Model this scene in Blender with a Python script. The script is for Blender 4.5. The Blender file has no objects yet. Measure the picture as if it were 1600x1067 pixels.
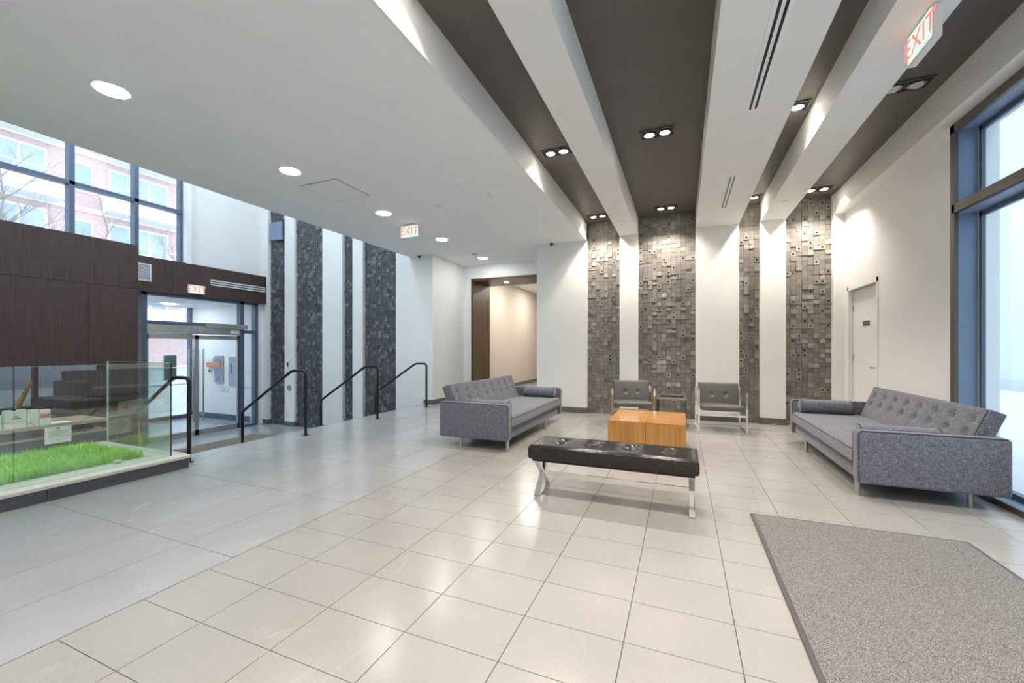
import bpy, bmesh, math, random
from mathutils import Vector, Matrix
random.seed(7)
PI = math.pi
scene = bpy.context.scene
C = scene.collection

# ------------------------------------------------------------------ camera
cam_d = bpy.data.cameras.new('camera')
cam_d.sensor_fit = 'HORIZONTAL'; cam_d.sensor_width = 36.0
cam_d.lens = 643.0 / 1600.0 * 36.0
cam_d.shift_y = 10.5 / 1600.0
cam_d.clip_start = 0.05; cam_d.clip_end = 300
cam = bpy.data.objects.new('camera', cam_d); C.objects.link(cam)
cam.location = (0, 0, 1.3)
cam.rotation_euler = (PI / 2, 0, math.atan(266.0 / 643.0))
scene.camera = cam

# ------------------------------------------------------------------ world, exposure
w = bpy.data.worlds.new('overcast_sky'); scene.world = w; w.use_nodes = True
bg = w.node_tree.nodes['Background']
bg.inputs['Color'].default_value = (0.70, 0.85, 1.0, 1)
bg.inputs['Strength'].default_value = 3.2
vs = scene.view_settings
vs.view_transform = 'Standard'; vs.look = 'None'; vs.gamma = 1.0
vs.use_curve_mapping = False
vs.exposure = 0.38
SPOT_W = 72.0      # one halogen bulb
LED = 95.0         # radiance of an LED disc
WARM = (1.0, 0.89, 0.77)
COOL = (0.95, 1.0, 0.98)

# ------------------------------------------------------------------ helpers
class MB:
    """collects geometry for ONE mesh object"""
    def __init__(s): s.v = []; s.f = []; s.m = []
    def add(s, vs, fs, mi=0):
        o = len(s.v); s.v += [tuple(p) for p in vs]
        for f in fs: s.f.append(tuple(i + o for i in f)); s.m.append(mi)
        return s
    def box(s, x0, x1, y0, y1, z0, z1, mi=0):
        return s.add([(x0,y0,z0),(x1,y0,z0),(x1,y1,z0),(x0,y1,z0),(x0,y0,z1),(x1,y0,z1),(x1,y1,z1),(x0,y1,z1)],
              [(0,3,2,1),(4,5,6,7),(0,1,5,4),(1,2,6,5),(2,3,7,6),(3,0,4,7)], mi)
    def tube(s, pts, r, n=10, mi=0, cap=True, flat=None):
        """round bar along a polyline; flat=(w,h) makes a rectangular bar"""
        pts = [Vector(p) for p in pts]; rings = []; N = len(pts)
        up = None
        for i, p in enumerate(pts):
            if i == 0: d = (pts[1] - p).normalized()
            elif i == N - 1: d = (p - pts[i-1]).normalized()
            else: d = ((pts[i+1] - p).normalized() + (p - pts[i-1]).normalized()).normalized()
            if up is None:
                ref = Vector((0,0,1)) if abs(d.z) < 0.9 else Vector((0,1,0))
                a = d.cross(ref).normalized()
            else:
                a = (up - d * up.dot(d)).normalized()
            up = a; b = d.cross(a).normalized(); ring = []
            rr = r[i] if isinstance(r, (list, tuple)) else r
            if flat:
                for (sx, sy) in ((-1,-1),(1,-1),(1,1),(-1,1)): ring.append(p + a * sx * flat[0] / 2 + b * sy * flat[1] / 2)
            else:
                for k in range(n):
                    t = 2 * PI * k / n; ring.append(p + a * math.cos(t) * rr + b * math.sin(t) * rr)
            rings.append(ring)
        n = 4 if flat else n
        vs = [q for ring in rings for q in ring]; fs = []
        for i in range(N - 1):
            for k in range(n):
                k2 = (k + 1) % n; fs.append((i*n+k, i*n+k2, (i+1)*n+k2, (i+1)*n+k))
        if cap: fs.append(tuple(range(n-1, -1, -1))); fs.append(tuple((N-1)*n + k for k in range(n)))
        return s.add(vs, fs, mi)
    def lathe(s, prof, c=(0,0,0), n=24, axis='z', mi=0):
        vs = []; fs = []; N = len(prof)
        for (r, h) in prof:
            for k in range(n):
                t = 2*PI*k/n; a, b = r*math.cos(t), r*math.sin(t)
                q = {'z': (a,b,h), 'x': (h,a,b), 'y': (b,h,a)}[axis]
                vs.append((q[0]+c[0], q[1]+c[1], q[2]+c[2]))
        for i in range(N-1):
            for k in range(n):
                k2 = (k+1) % n; fs.append((i*n+k, i*n+k2, (i+1)*n+k2, (i+1)*n+k))
        fs.append(tuple(range(n-1,-1,-1))); fs.append(tuple((N-1)*n+k for k in range(n)))
        return s.add(vs, fs, mi)
    def rbox(s, x0, x1, y0, y1, z0, z1, r=0.01, seg=2, mi=0):
        bm = bmesh.new(); bmesh.ops.create_cube(bm, size=1)
        for v in bm.verts: v.co = Vector(((x0+x1)/2 + v.co.x*(x1-x0), (y0+y1)/2 + v.co.y*(y1-y0), (z0+z1)/2 + v.co.z*(z1-z0)))
        bmesh.ops.bevel(bm, geom=list(bm.edges), offset=r, segments=seg, affect='EDGES', profile=0.5)
        bm.verts.index_update()
        vs = [v.co.copy() for v in bm.verts]; fs = [tuple(v.index for v in f.verts) for f in bm.faces]
        bm.free(); return s.add(vs, fs, mi)
    def slab(s, w, h, d, r, dimples=(), nx=24, ny=12, bulge=0.0, M=None, mi=0):
        """cushion lying in local xy (0..w, 0..h), thickness d along +z, rounded rim, dimples [(x,y,depth,radius)] on top"""
        def ro(q):
            return 0 if q >= r else r - math.sqrt(max(0, r*r - (r-q)**2))
        def spaced(n, L):
            e = [0, r*0.12, r*0.4, r]; inner = [r + (L-2*r)*i/(n) for i in range(1, n)]
            return e + inner + [L-r, L-r*0.4, L-r*0.12, L]
        xs, ys = spaced(nx, w), spaced(ny, h); vs = []; fs = []
        for side in (1, 0):
            for y in ys:
                for x in xs:
                    dist = min(x, w-x, y, h-y); off = ro(dist)
                    z = d - off + bulge * math.sin(PI*x/w) * math.sin(PI*y/h) if side else off
                    if side:
                        for (px, py, dep, rad) in dimples:
                            q = math.hypot(x-px, y-py)/rad
                            if q < 3: z -= dep * math.exp(-q*q*1.2)
                    if dist <= 0: z = d - r if side else r
                    p = Vector((x, y, z)); vs.append(M @ p if M else p)
        X, Y = len(xs), len(ys); o = X*Y
        for j in range(Y-1):
            for i in range(X-1):
                a = j*X+i; fs.append((a, a+1, a+X+1, a+X)); fs.append((o+a, o+a+X, o+a+X+1, o+a+1))
        rim = [i for i in range(X)] + [j*X+X-1 for j in range(1, Y)] + [(Y-1)*X+i for i in range(X-2, -1, -1)] + [j*X for j in range(Y-2, 0, -1)]
        for k in range(len(rim)):
            a, b = rim[k], rim[(k+1) % len(rim)]; fs.append((b, a, a+o, b+o))
        return s.add(vs, fs, mi)
    def build(s, name, mats, parent=None, smooth=False, loc=None):
        me = bpy.data.meshes.new(name); me.from_pydata(s.v, [], s.f)
        if not isinstance(mats, (list, tuple)): mats = [mats]
        for m in mats: me.materials.append(m)
        if len(mats) > 1: me.polygons.foreach_set('material_index', s.m)
        bm = bmesh.new(); bm.from_mesh(me); bmesh.ops.recalc_face_normals(bm, faces=bm.faces); bm.to_mesh(me); bm.free()
        if smooth:
            me.polygons.foreach_set('use_smooth', [True]*len(me.polygons))
            try: me.set_sharp_from_angle(angle=math.radians(42))
            except Exception: pass
        me.update()
        return link(name, me, parent, loc)

def link(name, me, parent=None, loc=None):
    o = bpy.data.objects.new(name, me); C.objects.link(o)
    if parent: o.parent = parent
    if loc: o.location = loc
    return o
def tag(o, label=None, cat=None, group=None, kind=None):
    if label: o['label'] = label
    if cat: o['category'] = cat
    if group: o['group'] = group
    if kind: o['kind'] = kind
    return o
def thing(name, label, cat, loc=(0,0,0), rz=0.0, group=None):
    o = bpy.data.objects.new(name, None); C.objects.link(o); o.empty_display_size = 0.1
    o.location = loc; o.rotation_euler = (0, 0, rz)
    return tag(o, label, cat, group)
def struct(name, mb, m, parent=None, label=None, smooth=False):
    o = mb.build(name, m, parent, smooth); o['kind'] = 'structure'
    if label: o['label'] = label
    return o
def copy_tree(o, loc=None, rz=None, label=None):
    c = o.copy(); C.objects.link(c)
    if loc is not None: c.location = loc
    if rz is not None: c.rotation_euler = (0, 0, rz)
    if label: c['label'] = label
    for ch in [k for k in ALL_CHILDREN(o)]:
        d = ch.copy(); C.objects.link(d); d.parent = c
        for g in ALL_CHILDREN(ch):
            e = g.copy(); C.objects.link(e); e.parent = d
    return c
def ALL_CHILDREN(o): return [k for k in bpy.data.objects if k.parent == o]
def text_mesh(s, size, m, parent, M, name='lettering', depth=0.001):
    cu = bpy.data.curves.new('t', 'FONT'); cu.body = s; cu.size = size; cu.align_x = 'CENTER'; cu.align_y = 'CENTER'; cu.extrude = depth
    t = bpy.data.objects.new('t', cu); C.objects.link(t)
    me = bpy.data.meshes.new_from_object(t.evaluated_get(bpy.context.evaluated_depsgraph_get()))
    bpy.data.objects.remove(t); bpy.data.curves.remove(cu)
    me.materials.clear(); me.materials.append(m); me.transform(M)
    return link(name, me, parent)

# ------------------------------------------------------------------ materials
def mat(name, col, rough=0.5, metal=0.0, var=0.0, vscale=8.0, stretch=(1,1,1), bump=0.0, bscale=60.0, spec=0.5, coat=0.0):
    m = bpy.data.materials.new(name); m.use_nodes = True; nt = m.node_tree; b = nt.nodes['Principled BSDF']
    b.inputs['Base Color'].default_value = (*col, 1); b.inputs['Roughness'].default_value = rough
    b.inputs['Metallic'].default_value = metal; b.inputs['Specular IOR Level'].default_value = spec
    b.inputs['Coat Weight'].default_value = coat
    if var or bump:
        tc = nt.nodes.new('ShaderNodeTexCoord'); mp = nt.nodes.new('ShaderNodeMapping'); mp.inputs['Scale'].default_value = stretch
        nt.links.new(tc.outputs['Object'], mp.inputs['Vector'])
    if var:
        n = nt.nodes.new('ShaderNodeTexNoise'); n.inputs['Scale'].default_value = vscale; n.inputs['Detail'].default_value = 5
        nt.links.new(mp.outputs['Vector'], n.inputs['Vector'])
        r = nt.nodes.new('ShaderNodeValToRGB'); r.color_ramp.elements[0].position = 0.3; r.color_ramp.elements[1].position = 0.7
        r.color_ramp.elements[0].color = (*[max(0, c*(1-var)) for c in col], 1); r.color_ramp.elements[1].color = (*[min(1, c*(1+var)) for c in col], 1)
        nt.links.new(n.outputs['Fac'], r.inputs['Fac']); nt.links.new(r.outputs['Color'], b.inputs['Base Color'])
    if bump:
        n2 = nt.nodes.new('ShaderNodeTexNoise'); n2.inputs['Scale'].default_value = bscale; n2.inputs['Detail'].default_value = 4
        nt.links.new(mp.outputs['Vector'], n2.inputs['Vector'])
        bp = nt.nodes.new('ShaderNodeBump'); bp.inputs['Strength'].default_value = bump; bp.inputs['Distance'].default_value = 0.01
        nt.links.new(n2.outputs['Fac'], bp.inputs['Height']); nt.links.new(bp.outputs['Normal'], b.inputs['Normal'])
    return m
def emis(name, col, s):
    m = bpy.data.materials.new(name); m.use_nodes = True; nt = m.node_tree; nt.nodes.clear()
    e = nt.nodes.new('ShaderNodeEmission'); e.inputs[0].default_value = (*col, 1); e.inputs[1].default_value = s
    o = nt.nodes.new('ShaderNodeOutputMaterial'); nt.links.new(e.outputs[0], o.inputs[0]); return m
def glass(name, tint=(0.95,1,0.98), ior=1.5, boost=0.0):
    m = bpy.data.materials.new(name); m.use_nodes = True; nt = m.node_tree; nt.nodes.clear()
    t = nt.nodes.new('ShaderNodeBsdfTransparent'); t.inputs[0].default_value = (*tint, 1)
    g = nt.nodes.new('ShaderNodeBsdfGlossy'); g.inputs['Roughness'].default_value = 0.0
    lw = nt.nodes.new('ShaderNodeLayerWeight'); pw = nt.nodes.new('ShaderNodeMath'); pw.operation = 'POWER'; pw.inputs[1].default_value = 5.0
    nt.links.new(lw.outputs['Facing'], pw.inputs[0]); f0 = ((ior-1)/(ior+1))**2      # Schlick reflectance, same from both sides
    fr = nt.nodes.new('ShaderNodeMapRange'); fr.inputs['To Min'].default_value = f0; fr.inputs['To Max'].default_value = 1.0
    nt.links.new(pw.outputs[0], fr.inputs['Value'])
    mx = nt.nodes.new('ShaderNodeMixShader'); o = nt.nodes.new('ShaderNodeOutputMaterial')
    nt.links.new(fr.outputs[0], mx.inputs[0]); nt.links.new(t.outputs[0], mx.inputs[1]); nt.links.new(g.outputs[0], mx.inputs[2]); nt.links.new(mx.outputs[0], o.inputs[0])
    return m
def fabric(name, dark, light):
    m = bpy.data.materials.new(name); m.use_nodes = True; nt = m.node_tree; b = nt.nodes['Principled BSDF']
    tc = nt.nodes.new('ShaderNodeTexCoord'); outs = []
    for sc in ((260,260,30),(30,260,260),(260,30,260)):
        mp = nt.nodes.new('ShaderNodeMapping'); mp.inputs['Scale'].default_value = sc; nt.links.new(tc.outputs['Object'], mp.inputs['Vector'])
        n = nt.nodes.new('ShaderNodeTexNoise'); n.inputs['Scale'].default_value = 1.0; n.inputs['Detail'].default_value = 2; nt.links.new(mp.outputs['Vector'], n.inputs['Vector']); outs.append(n.outputs['Fac'])
    a = nt.nodes.new('ShaderNodeMath'); a.operation = 'MAXIMUM'; nt.links.new(outs[0], a.inputs[0]); nt.links.new(outs[1], a.inputs[1])
    a2 = nt.nodes.new('ShaderNodeMath'); a2.operation = 'MAXIMUM'; nt.links.new(a.outputs[0], a2.inputs[0]); nt.links.new(outs[2], a2.inputs[1])
    r = nt.nodes.new('ShaderNodeValToRGB'); r.color_ramp.elements[0].position = 0.48; r.color_ramp.elements[1].position = 0.72
    r.color_ramp.elements[0].color = (*dark, 1); r.color_ramp.elements[1].color = (*light, 1)
    nt.links.new(a2.outputs[0], r.inputs['Fac']); nt.links.new(r.outputs['Color'], b.inputs['Base Color'])
    b.inputs['Roughness'].default_value = 0.9; b.inputs['Specular IOR Level'].default_value = 0.15
    b.inputs['Sheen Weight'].default_value = 0.25
    bp = nt.nodes.new('ShaderNodeBump'); bp.inputs['Strength'].default_value = 0.25; bp.inputs['Distance'].default_value = 0.004
    nt.links.new(a2.outputs[0], bp.inputs['Height']); nt.links.new(bp.outputs['Normal'], b.inputs['Normal'])
    return m
def floor_tile(name, col, rough, scuff=0.1):
    m = bpy.data.materials.new(name); m.use_nodes = True; nt = m.node_tree; b = nt.nodes['Principled BSDF']
    tc = nt.nodes.new('ShaderNodeTexCoord'); geo = nt.nodes.new('ShaderNodeNewGeometry')
    n1 = nt.nodes.new('ShaderNodeTexNoise'); n1.inputs['Scale'].default_value = 1.8; n1.inputs['Detail'].default_value = 6
    n2 = nt.nodes.new('ShaderNodeTexNoise'); n2.inputs['Scale'].default_value = 160; n2.inputs['Detail'].default_value = 2
    nt.links.new(geo.outputs['Position'], n1.inputs['Vector']); nt.links.new(geo.outputs['Position'], n2.inputs['Vector'])
    r1 = nt.nodes.new('ShaderNodeValToRGB'); r1.color_ramp.elements[0].position = 0.3; r1.color_ramp.elements[1].position = 0.75
    r1.color_ramp.elements[0].color = (*[c*0.93 for c in col], 1); r1.color_ramp.elements[1].color = (*[c*1.06 for c in col], 1)
    nt.links.new(n1.outputs['Fac'], r1.inputs['Fac'])
    r2 = nt.nodes.new('ShaderNodeValToRGB'); r2.color_ramp.elements[0].position = 0.30; r2.color_ramp.elements[1].position = 0.40
    r2.color_ramp.elements[0].color = (0.55, 0.53, 0.5, 1); r2.color_ramp.elements[1].color = (1, 1, 1, 1)
    nt.links.new(n2.outputs['Fac'], r2.inputs['Fac'])
    mx = nt.nodes.new('ShaderNodeMix'); mx.data_type = 'RGBA'; mx.blend_type = 'MULTIPLY'; mx.inputs[0].default_value = 0.6
    nt.links.new(r1.outputs['Color'], mx.inputs[6]); nt.links.new(r2.outputs['Color'], mx.inputs[7])
    # pale scuff marks left by shoes and trolleys
    mp = nt.nodes.new('ShaderNodeMapping'); mp.inputs['Scale'].default_value = (3.0, 1.1, 1); mp.inputs['Rotation'].default_value = (0, 0, 0.5)
    n3 = nt.nodes.new('ShaderNodeTexNoise'); n3.inputs['Scale'].default_value = 2.2; n3.inputs['Detail'].default_value = 9; n3.inputs['Roughness'].default_value = 0.72; n3.inputs['Distortion'].default_value = 0.8
    nt.links.new(geo.outputs['Position'], mp.inputs['Vector']); nt.links.new(mp.outputs['Vector'], n3.inputs['Vector'])
    sc = nt.nodes.new('ShaderNodeMapRange'); sc.inputs['From Min'].default_value = 0.60; sc.inputs['From Max'].default_value = 0.74; sc.inputs['To Max'].default_value = scuff; nt.links.new(n3.outputs['Fac'], sc.inputs['Value'])
    mx2 = nt.nodes.new('ShaderNodeMix'); mx2.data_type = 'RGBA'; mx2.inputs[7].default_value = (0.75, 0.75, 0.74, 1)
    nt.links.new(sc.outputs[0], mx2.inputs[0]); nt.links.new(mx.outputs[2], mx2.inputs[6]); nt.links.new(mx2.outputs[2], b.inputs['Base Color'])
    mr = nt.nodes.new('ShaderNodeMapRange'); mr.inputs['To Min'].default_value = rough*0.75; mr.inputs['To Max'].default_value = rough*1.35
    nt.links.new(n1.outputs['Fac'], mr.inputs['Value']); nt.links.new(mr.outputs[0], b.inputs['Roughness'])
    return m
def wood(name, dark, light, scale=(1,1,1), rough=0.4):
    m = bpy.data.materials.new(name); m.use_nodes = True; nt = m.node_tree; b = nt.nodes['Principled BSDF']
    tc = nt.nodes.new('ShaderNodeTexCoord'); oi = nt.nodes.new('ShaderNodeObjectInfo')
    mp = nt.nodes.new('ShaderNodeMapping'); mp.inputs['Scale'].default_value = scale
    nt.links.new(tc.outputs['Object'], mp.inputs['Vector'])
    ad = nt.nodes.new('ShaderNodeVectorMath'); ad.operation = 'ADD'; nt.links.new(mp.outputs['Vector'], ad.inputs[0])
    ml = nt.nodes.new('ShaderNodeMath'); ml.operation = 'MULTIPLY'; ml.inputs[1].default_value = 37; nt.links.new(oi.outputs['Random'], ml.inputs[0]); nt.links.new(ml.outputs[0], ad.inputs[1])
    n = nt.nodes.new('ShaderNodeTexNoise'); n.inputs['Scale'].default_value = 1; n.inputs['Detail'].default_value = 6; n.inputs['Distortion'].default_value = 0.4
    nt.links.new(ad.outputs[0], n.inputs['Vector'])
    r = nt.nodes.new('ShaderNodeValToRGB'); r.color_ramp.elements[0].position = 0.3; r.color_ramp.elements[1].position = 0.72
    r.color_ramp.elements[0].color = (*dark, 1); r.color_ramp.elements[1].color = (*light, 1)
    nt.links.new(n.outputs['Fac'], r.inputs['Fac']); nt.links.new(r.outputs['Color'], b.inputs['Base Color'])
    b.inputs['Roughness'].default_value = rough; return m
def brick(name, c1, c2, mortar, scale=4.0):
    m = bpy.data.materials.new(name); m.use_nodes = True; nt = m.node_tree; b = nt.nodes['Principled BSDF']
    tc = nt.nodes.new('ShaderNodeTexCoord'); sp = nt.nodes.new('ShaderNodeSeparateXYZ'); cb = nt.nodes.new('ShaderNodeCombineXYZ')
    nt.links.new(tc.outputs['Object'], sp.inputs[0]); nt.links.new(sp.outputs['Y'], cb.inputs['X']); nt.links.new(sp.outputs['Z'], cb.inputs['Y'])
    t = nt.nodes.new('ShaderNodeTexBrick'); t.inputs['Scale'].default_value = scale
    t.inputs['Color1'].default_value = (*c1, 1); t.inputs['Color2'].default_value = (*c2, 1); t.inputs['Mortar'].default_value = (*mortar, 1)
    nt.links.new(cb.outputs[0], t.inputs['Vector']); nt.links.new(t.outputs['Color'], b.inputs['Base Color']); b.inputs['Roughness'].default_value = 0.9
    return m

W = mat('white_paint', (0.80,0.80,0.78), 0.6, var=0.015, vscale=2)
CEIL = mat('white_ceiling_paint', (0.84,0.86,0.87), 0.75, var=0.015, vscale=2)
DARKC = mat('dark_bronze_ceiling_paint', (0.105,0.095,0.086), 0.5, var=0.05, vscale=3)
BEIGE = mat('beige_paint', (0.62,0.56,0.49), 0.7, var=0.02)
BASEB = mat('grey_base_tile', (0.13,0.122,0.11), 0.5, var=0.1)
TILE_A = floor_tile('porcelain_tile', (0.335,0.325,0.31), 0.22, 0.16)
TILE_B = floor_tile('polished_porcelain_tile', (0.345,0.35,0.36), 0.18, 0.42)
GROUT = mat('grout', (0.19,0.18,0.165), 0.9, var=0.1)
M_A = mat('mosaic_grey', (0.215,0.20,0.18), 0.6, var=0.10, vscale=14)
M_B = mat('mosaic_light', (0.275,0.26,0.235), 0.55, var=0.12, vscale=14)
M_C = mat('mosaic_dark', (0.175,0.163,0.147), 0.6, var=0.15, vscale=14)
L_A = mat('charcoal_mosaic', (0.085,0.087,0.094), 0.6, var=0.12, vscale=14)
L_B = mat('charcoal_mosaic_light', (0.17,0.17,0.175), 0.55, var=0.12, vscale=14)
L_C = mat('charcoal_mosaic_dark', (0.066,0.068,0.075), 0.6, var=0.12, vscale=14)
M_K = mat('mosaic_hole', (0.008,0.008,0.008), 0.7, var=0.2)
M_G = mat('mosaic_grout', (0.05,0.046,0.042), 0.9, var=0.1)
BROWN = wood('espresso_veneer', (0.045,0.025,0.021), (0.088,0.051,0.043), (6,60,1.6), 0.42)
PORTAL = wood('walnut_portal', (0.055,0.028,0.012), (0.095,0.052,0.026), (30,30,1.4), 0.4)
OAK = wood('honey_veneer', (0.36,0.15,0.035), (0.60,0.30,0.085), (26,26,1.2), 0.32)
OAKT = wood('honey_veneer_top', (0.40,0.18,0.05), (0.60,0.31,0.10), (1.6,26,26), 0.10)
FAB = fabric('grey_tweed', (0.055,0.061,0.080), (0.29,0.30,0.345))  # grey-blue heather, pushed bluer to carry a tint of daylight
PIPE = mat('grey_piping', (0.06,0.06,0.068), 0.9, var=0.1)
LEATH = mat('black_leather', (0.014,0.012,0.012), 0.17, var=0.2, vscale=20, bump=0.25, bscale=14)
LEATHG = mat('grey_leather', (0.11,0.104,0.10), 0.38, var=0.08, vscale=20, bump=0.12, bscale=25)
CHROME = mat('chrome', (0.80,0.80,0.79), 0.10, 1.0, var=0.03)
STEEL = mat('brushed_steel', (0.55,0.54,0.52), 0.30, 1.0, var=0.05)
LEGM = mat('satin_nickel_leg', (0.48,0.47,0.45), 0.35, 0.9, var=0.05)
BLACKM = mat('black_metal', (0.012,0.012,0.014), 0.30, 0.3, var=0.1)
FRAMEB = mat('blue_grey_frame', (0.10,0.135,0.19), 0.4, 0.2, var=0.04)
BRONZE = mat('bronze_frame', (0.12,0.105,0.09), 0.4, 0.4, var=0.04)
REVEAL = mat('skylit_blue_reveal', (0.20,0.29,0.43), 0.45, 0.1, var=0.04)  # blue of the reflected sky mixed into the grey metal colour
GLASSW = glass('window_glass', (0.97,0.99,1.0), 1.45)
GLASSG = glass('green_glass', (0.93,0.985,0.955), 2.05)
GEDGE = mat('glass_edge', (0.35,0.50,0.45), 0.15, var=0.1)
STONE = mat('cream_stone', (0.62,0.60,0.50), 0.5, var=0.05, vscale=20)
SKIRT = mat('dark_slate_tile', (0.085,0.088,0.097), 0.4, var=0.2, vscale=5, stretch=(1,1,6))
SOIL = mat('soil', (0.03,0.045,0.012), 1.0, var=0.4, vscale=30)
PLAST = mat('white_plastic', (0.75,0.75,0.74), 0.4, var=0.02)
GREYP = mat('grey_metal_paint', (0.36,0.40,0.46), 0.4, var=0.04)
DGREY = mat('dark_grey_paint', (0.07,0.07,0.075), 0.5, var=0.08)
PAPER = mat('paper', (0.82,0.82,0.80), 0.8, var=0.02)
INK = mat('ink', (0.08,0.08,0.09), 0.8, var=0.1)
RED = mat('red_print', (0.75,0.10,0.05), 0.7, var=0.05)
ORANGE = mat('orange_tape', (0.65,0.28,0.14), 0.7, var=0.2, vscale=40)
YELLOW = mat('yellow_plastic', (0.80,0.58,0.04), 0.4, var=0.05)
TAN = wood('tan_counter', (0.33,0.25,0.17), (0.46,0.36,0.26), (20,1,20), 0.35)
EXITF = emis('exit_face', (0.62,0.86,0.72), 0.95)
EXITR = emis('exit_letters', (1.0,0.16,0.14), 1.5)
LEDM = emis('led_disc', COOL, LED)
LEDH = emis('led_disc_high', (0.74,0.88,1.0), 115.0)  # bluish discs of the vestibule lights and the added entrance lamps
BULB = emis('halogen_lens', (1.0,0.90,0.76), 28.0)
BULBOFF = mat('unlit_lens', (0.62,0.60,0.55), 0.2, var=0.05)
def carpet(name, dark, light, sc):
    m = mat(name, dark, 0.95, var=0.1); nt = m.node_tree; b = nt.nodes['Principled BSDF']
    n = [k for k in nt.nodes if k.type == 'TEX_NOISE'][0]; n.inputs['Scale'].default_value = sc; n.inputs['Detail'].default_value = 3
    r = [k for k in nt.nodes if k.type == 'VALTORGB'][0]; r.color_ramp.elements[0].position = 0.36; r.color_ramp.elements[1].position = 0.64
    r.color_ramp.elements[0].color = (*dark, 1); r.color_ramp.elements[1].color = (*light, 1)
    bp = nt.nodes.new('ShaderNodeBump'); bp.inputs['Strength'].default_value = 0.6; bp.inputs['Distance'].default_value = 0.006
    nt.links.new(n.outputs['Fac'], bp.inputs['Height']); nt.links.new(bp.outputs['Normal'], b.inputs['Normal'])
    b.inputs['Specular IOR Level'].default_value = 0.1
    return m
MATC = carpet('charcoal_carpet', (0.05,0.048,0.047), (0.34,0.33,0.32), 300)
MATE = carpet('taupe_carpet', (0.12,0.10,0.075), (0.30,0.26,0.20), 90)

# ------------------------------------------------------------------ dimensions
YB = 8.16          # pier faces of the back wall
XR = 2.42          # right wall face
LZ = -0.82         # lower entry floor
XE = -10.94        # entrance wall
YL = 8.05          # pier faces of the entry side wall
YN = -4.5          # wall behind the camera
ZD, ZB, ZS = 3.80, 3.47, 3.45   # dark ceiling, beam underside, white soffit
EDGE = -5.57       # top step nosing

# ------------------------------------------------------------------ floors
fl = struct('floor_lounge', MB().box(-2.58, XR+0.4, YN, YB+0.15, LZ-0.2, -0.008), GROUT, label='beige porcelain tile floor under the lounge furniture')
fw = struct('floor_walkway', MB().box(EDGE+0.02, -2.58, 2.8, 10.6, LZ-0.2, -0.008).box(-4.97, -2.58, YN, 2.8, LZ-0.2, -0.008), GROUT, label='grey large-format tile floor along the steps')
fe = struct('floor_entry', MB().box(XE-4.0, EDGE+0.02, YN, YL+0.2, LZ-0.2, LZ-0.008), GROUT, label='tile floor of the lower entrance level')
def tile_mesh(w, d, m, name):
    g = 0.0013; b = MB(); e = 0.001
    x0, x1, y0, y1 = -w/2+g, w/2-g, -d/2+g, d/2-g
    b.add([(x0,y0,-0.008),(x1,y0,-0.008),(x1,y1,-0.008),(x0,y1,-0.008),(x0+e,y0+e,0),(x1-e,y0+e,0),(x1-e,y1-e,0),(x0+e,y1-e,0)],
          [(4,5,6,7),(0,1,5,4),(1,2,6,5),(2,3,7,6),(3,0,4,7)])
    me = bpy.data.meshes.new(name); me.from_pydata(b.v, [], b.f); me.materials.append(m); me.update(); return me
def lay(parent, xs, ys, z, m, name='tile'):
    cache = {}
    for i in range(len(xs)-1):
        for j in range(len(ys)-1):
            w_, d_ = round(xs[i+1]-xs[i], 3), round(ys[j+1]-ys[j], 3)
            if w_ < 0.02 or d_ < 0.02: continue
            if (w_, d_) not in cache: cache[(w_, d_)] = tile_mesh(w_, d_, m, name)
            o = link(name, cache[(w_, d_)], parent, ((xs[i]+xs[i+1])/2, (ys[j]+ys[j+1])/2, z))
def steps_to(a, b, s):
    r = [a]
    while r[-1] + s < b - 0.02: r.append(r[-1] + s)
    return r + [b]
lay(fl, steps_to(-2.575, XR+0.03, 0.467), [0.605 + 0.3165*k for k in range(0, 24)] + [YB+0.1], 0, TILE_A)
rest = MB()     # tiles behind the camera
for x in range(11):
    for y in range(17): rest.box(-2.573+0.467*x, -2.577+0.467*(x+1), 0.602-0.3165*(y+1), 0.598-0.3165*y, -0.008, 0)
tag(rest.build('tiles_behind', TILE_A, fl), kind='stuff')
xsB = [-5.55, -5.01, -4.525, -4.04, -3.55, -3.065, -2.58]
lay(fw, xsB[1:], [-0.235+0.9675*k for k in range(0, 12)], 0, TILE_B)
lay(fw, xsB[:2], [2.80] + [3.635+0.9675*k for k in range(0, 8)], 0, TILE_B)
rest = MB()
for x in range(5):
    for y in range(5): rest.box(xsB[1+x]+0.002, xsB[2+x]-0.002, -0.235-0.9675*(y+1)+0.002, -0.235-0.9675*y-0.002, -0.008, 0)
tag(rest.build('tiles_behind', TILE_B, fw), kind='stuff')
MB().box(EDGE-0.012, EDGE+0.02, 2.8, YL, -0.05, 0.0).build('nosing', TILE_B, fw)
lay(fe, steps_to(XE+0.02, EDGE-1.1, 0.485), [3.3+0.9675*k for k in range(5)]+[YL+0.05], LZ, TILE_B)
rest = MB()
for x in range(6):
    for y in range(8): rest.box(-13.9+0.485*x+0.002, -13.9+0.485*(x+1)-0.002, 0.5+0.9675*y, 0.496+0.9675*(y+1), LZ-0.008, LZ)
tag(rest.build('tiles_behind', TILE_B, fe), kind='stuff')

# steps down to the entry
st = thing('stairs', 'five tiled steps going down from the walkway to the entrance', 'stairs', (EDGE, 2.8, LZ)); st['kind'] = 'structure'
for i in range(1, 5):
    MB().box(-0.28*i, -0.28*(i-1), 0.0, YL-2.8, 0.0, 0.82-0.164*i).build('step', TILE_B, st)

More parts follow.
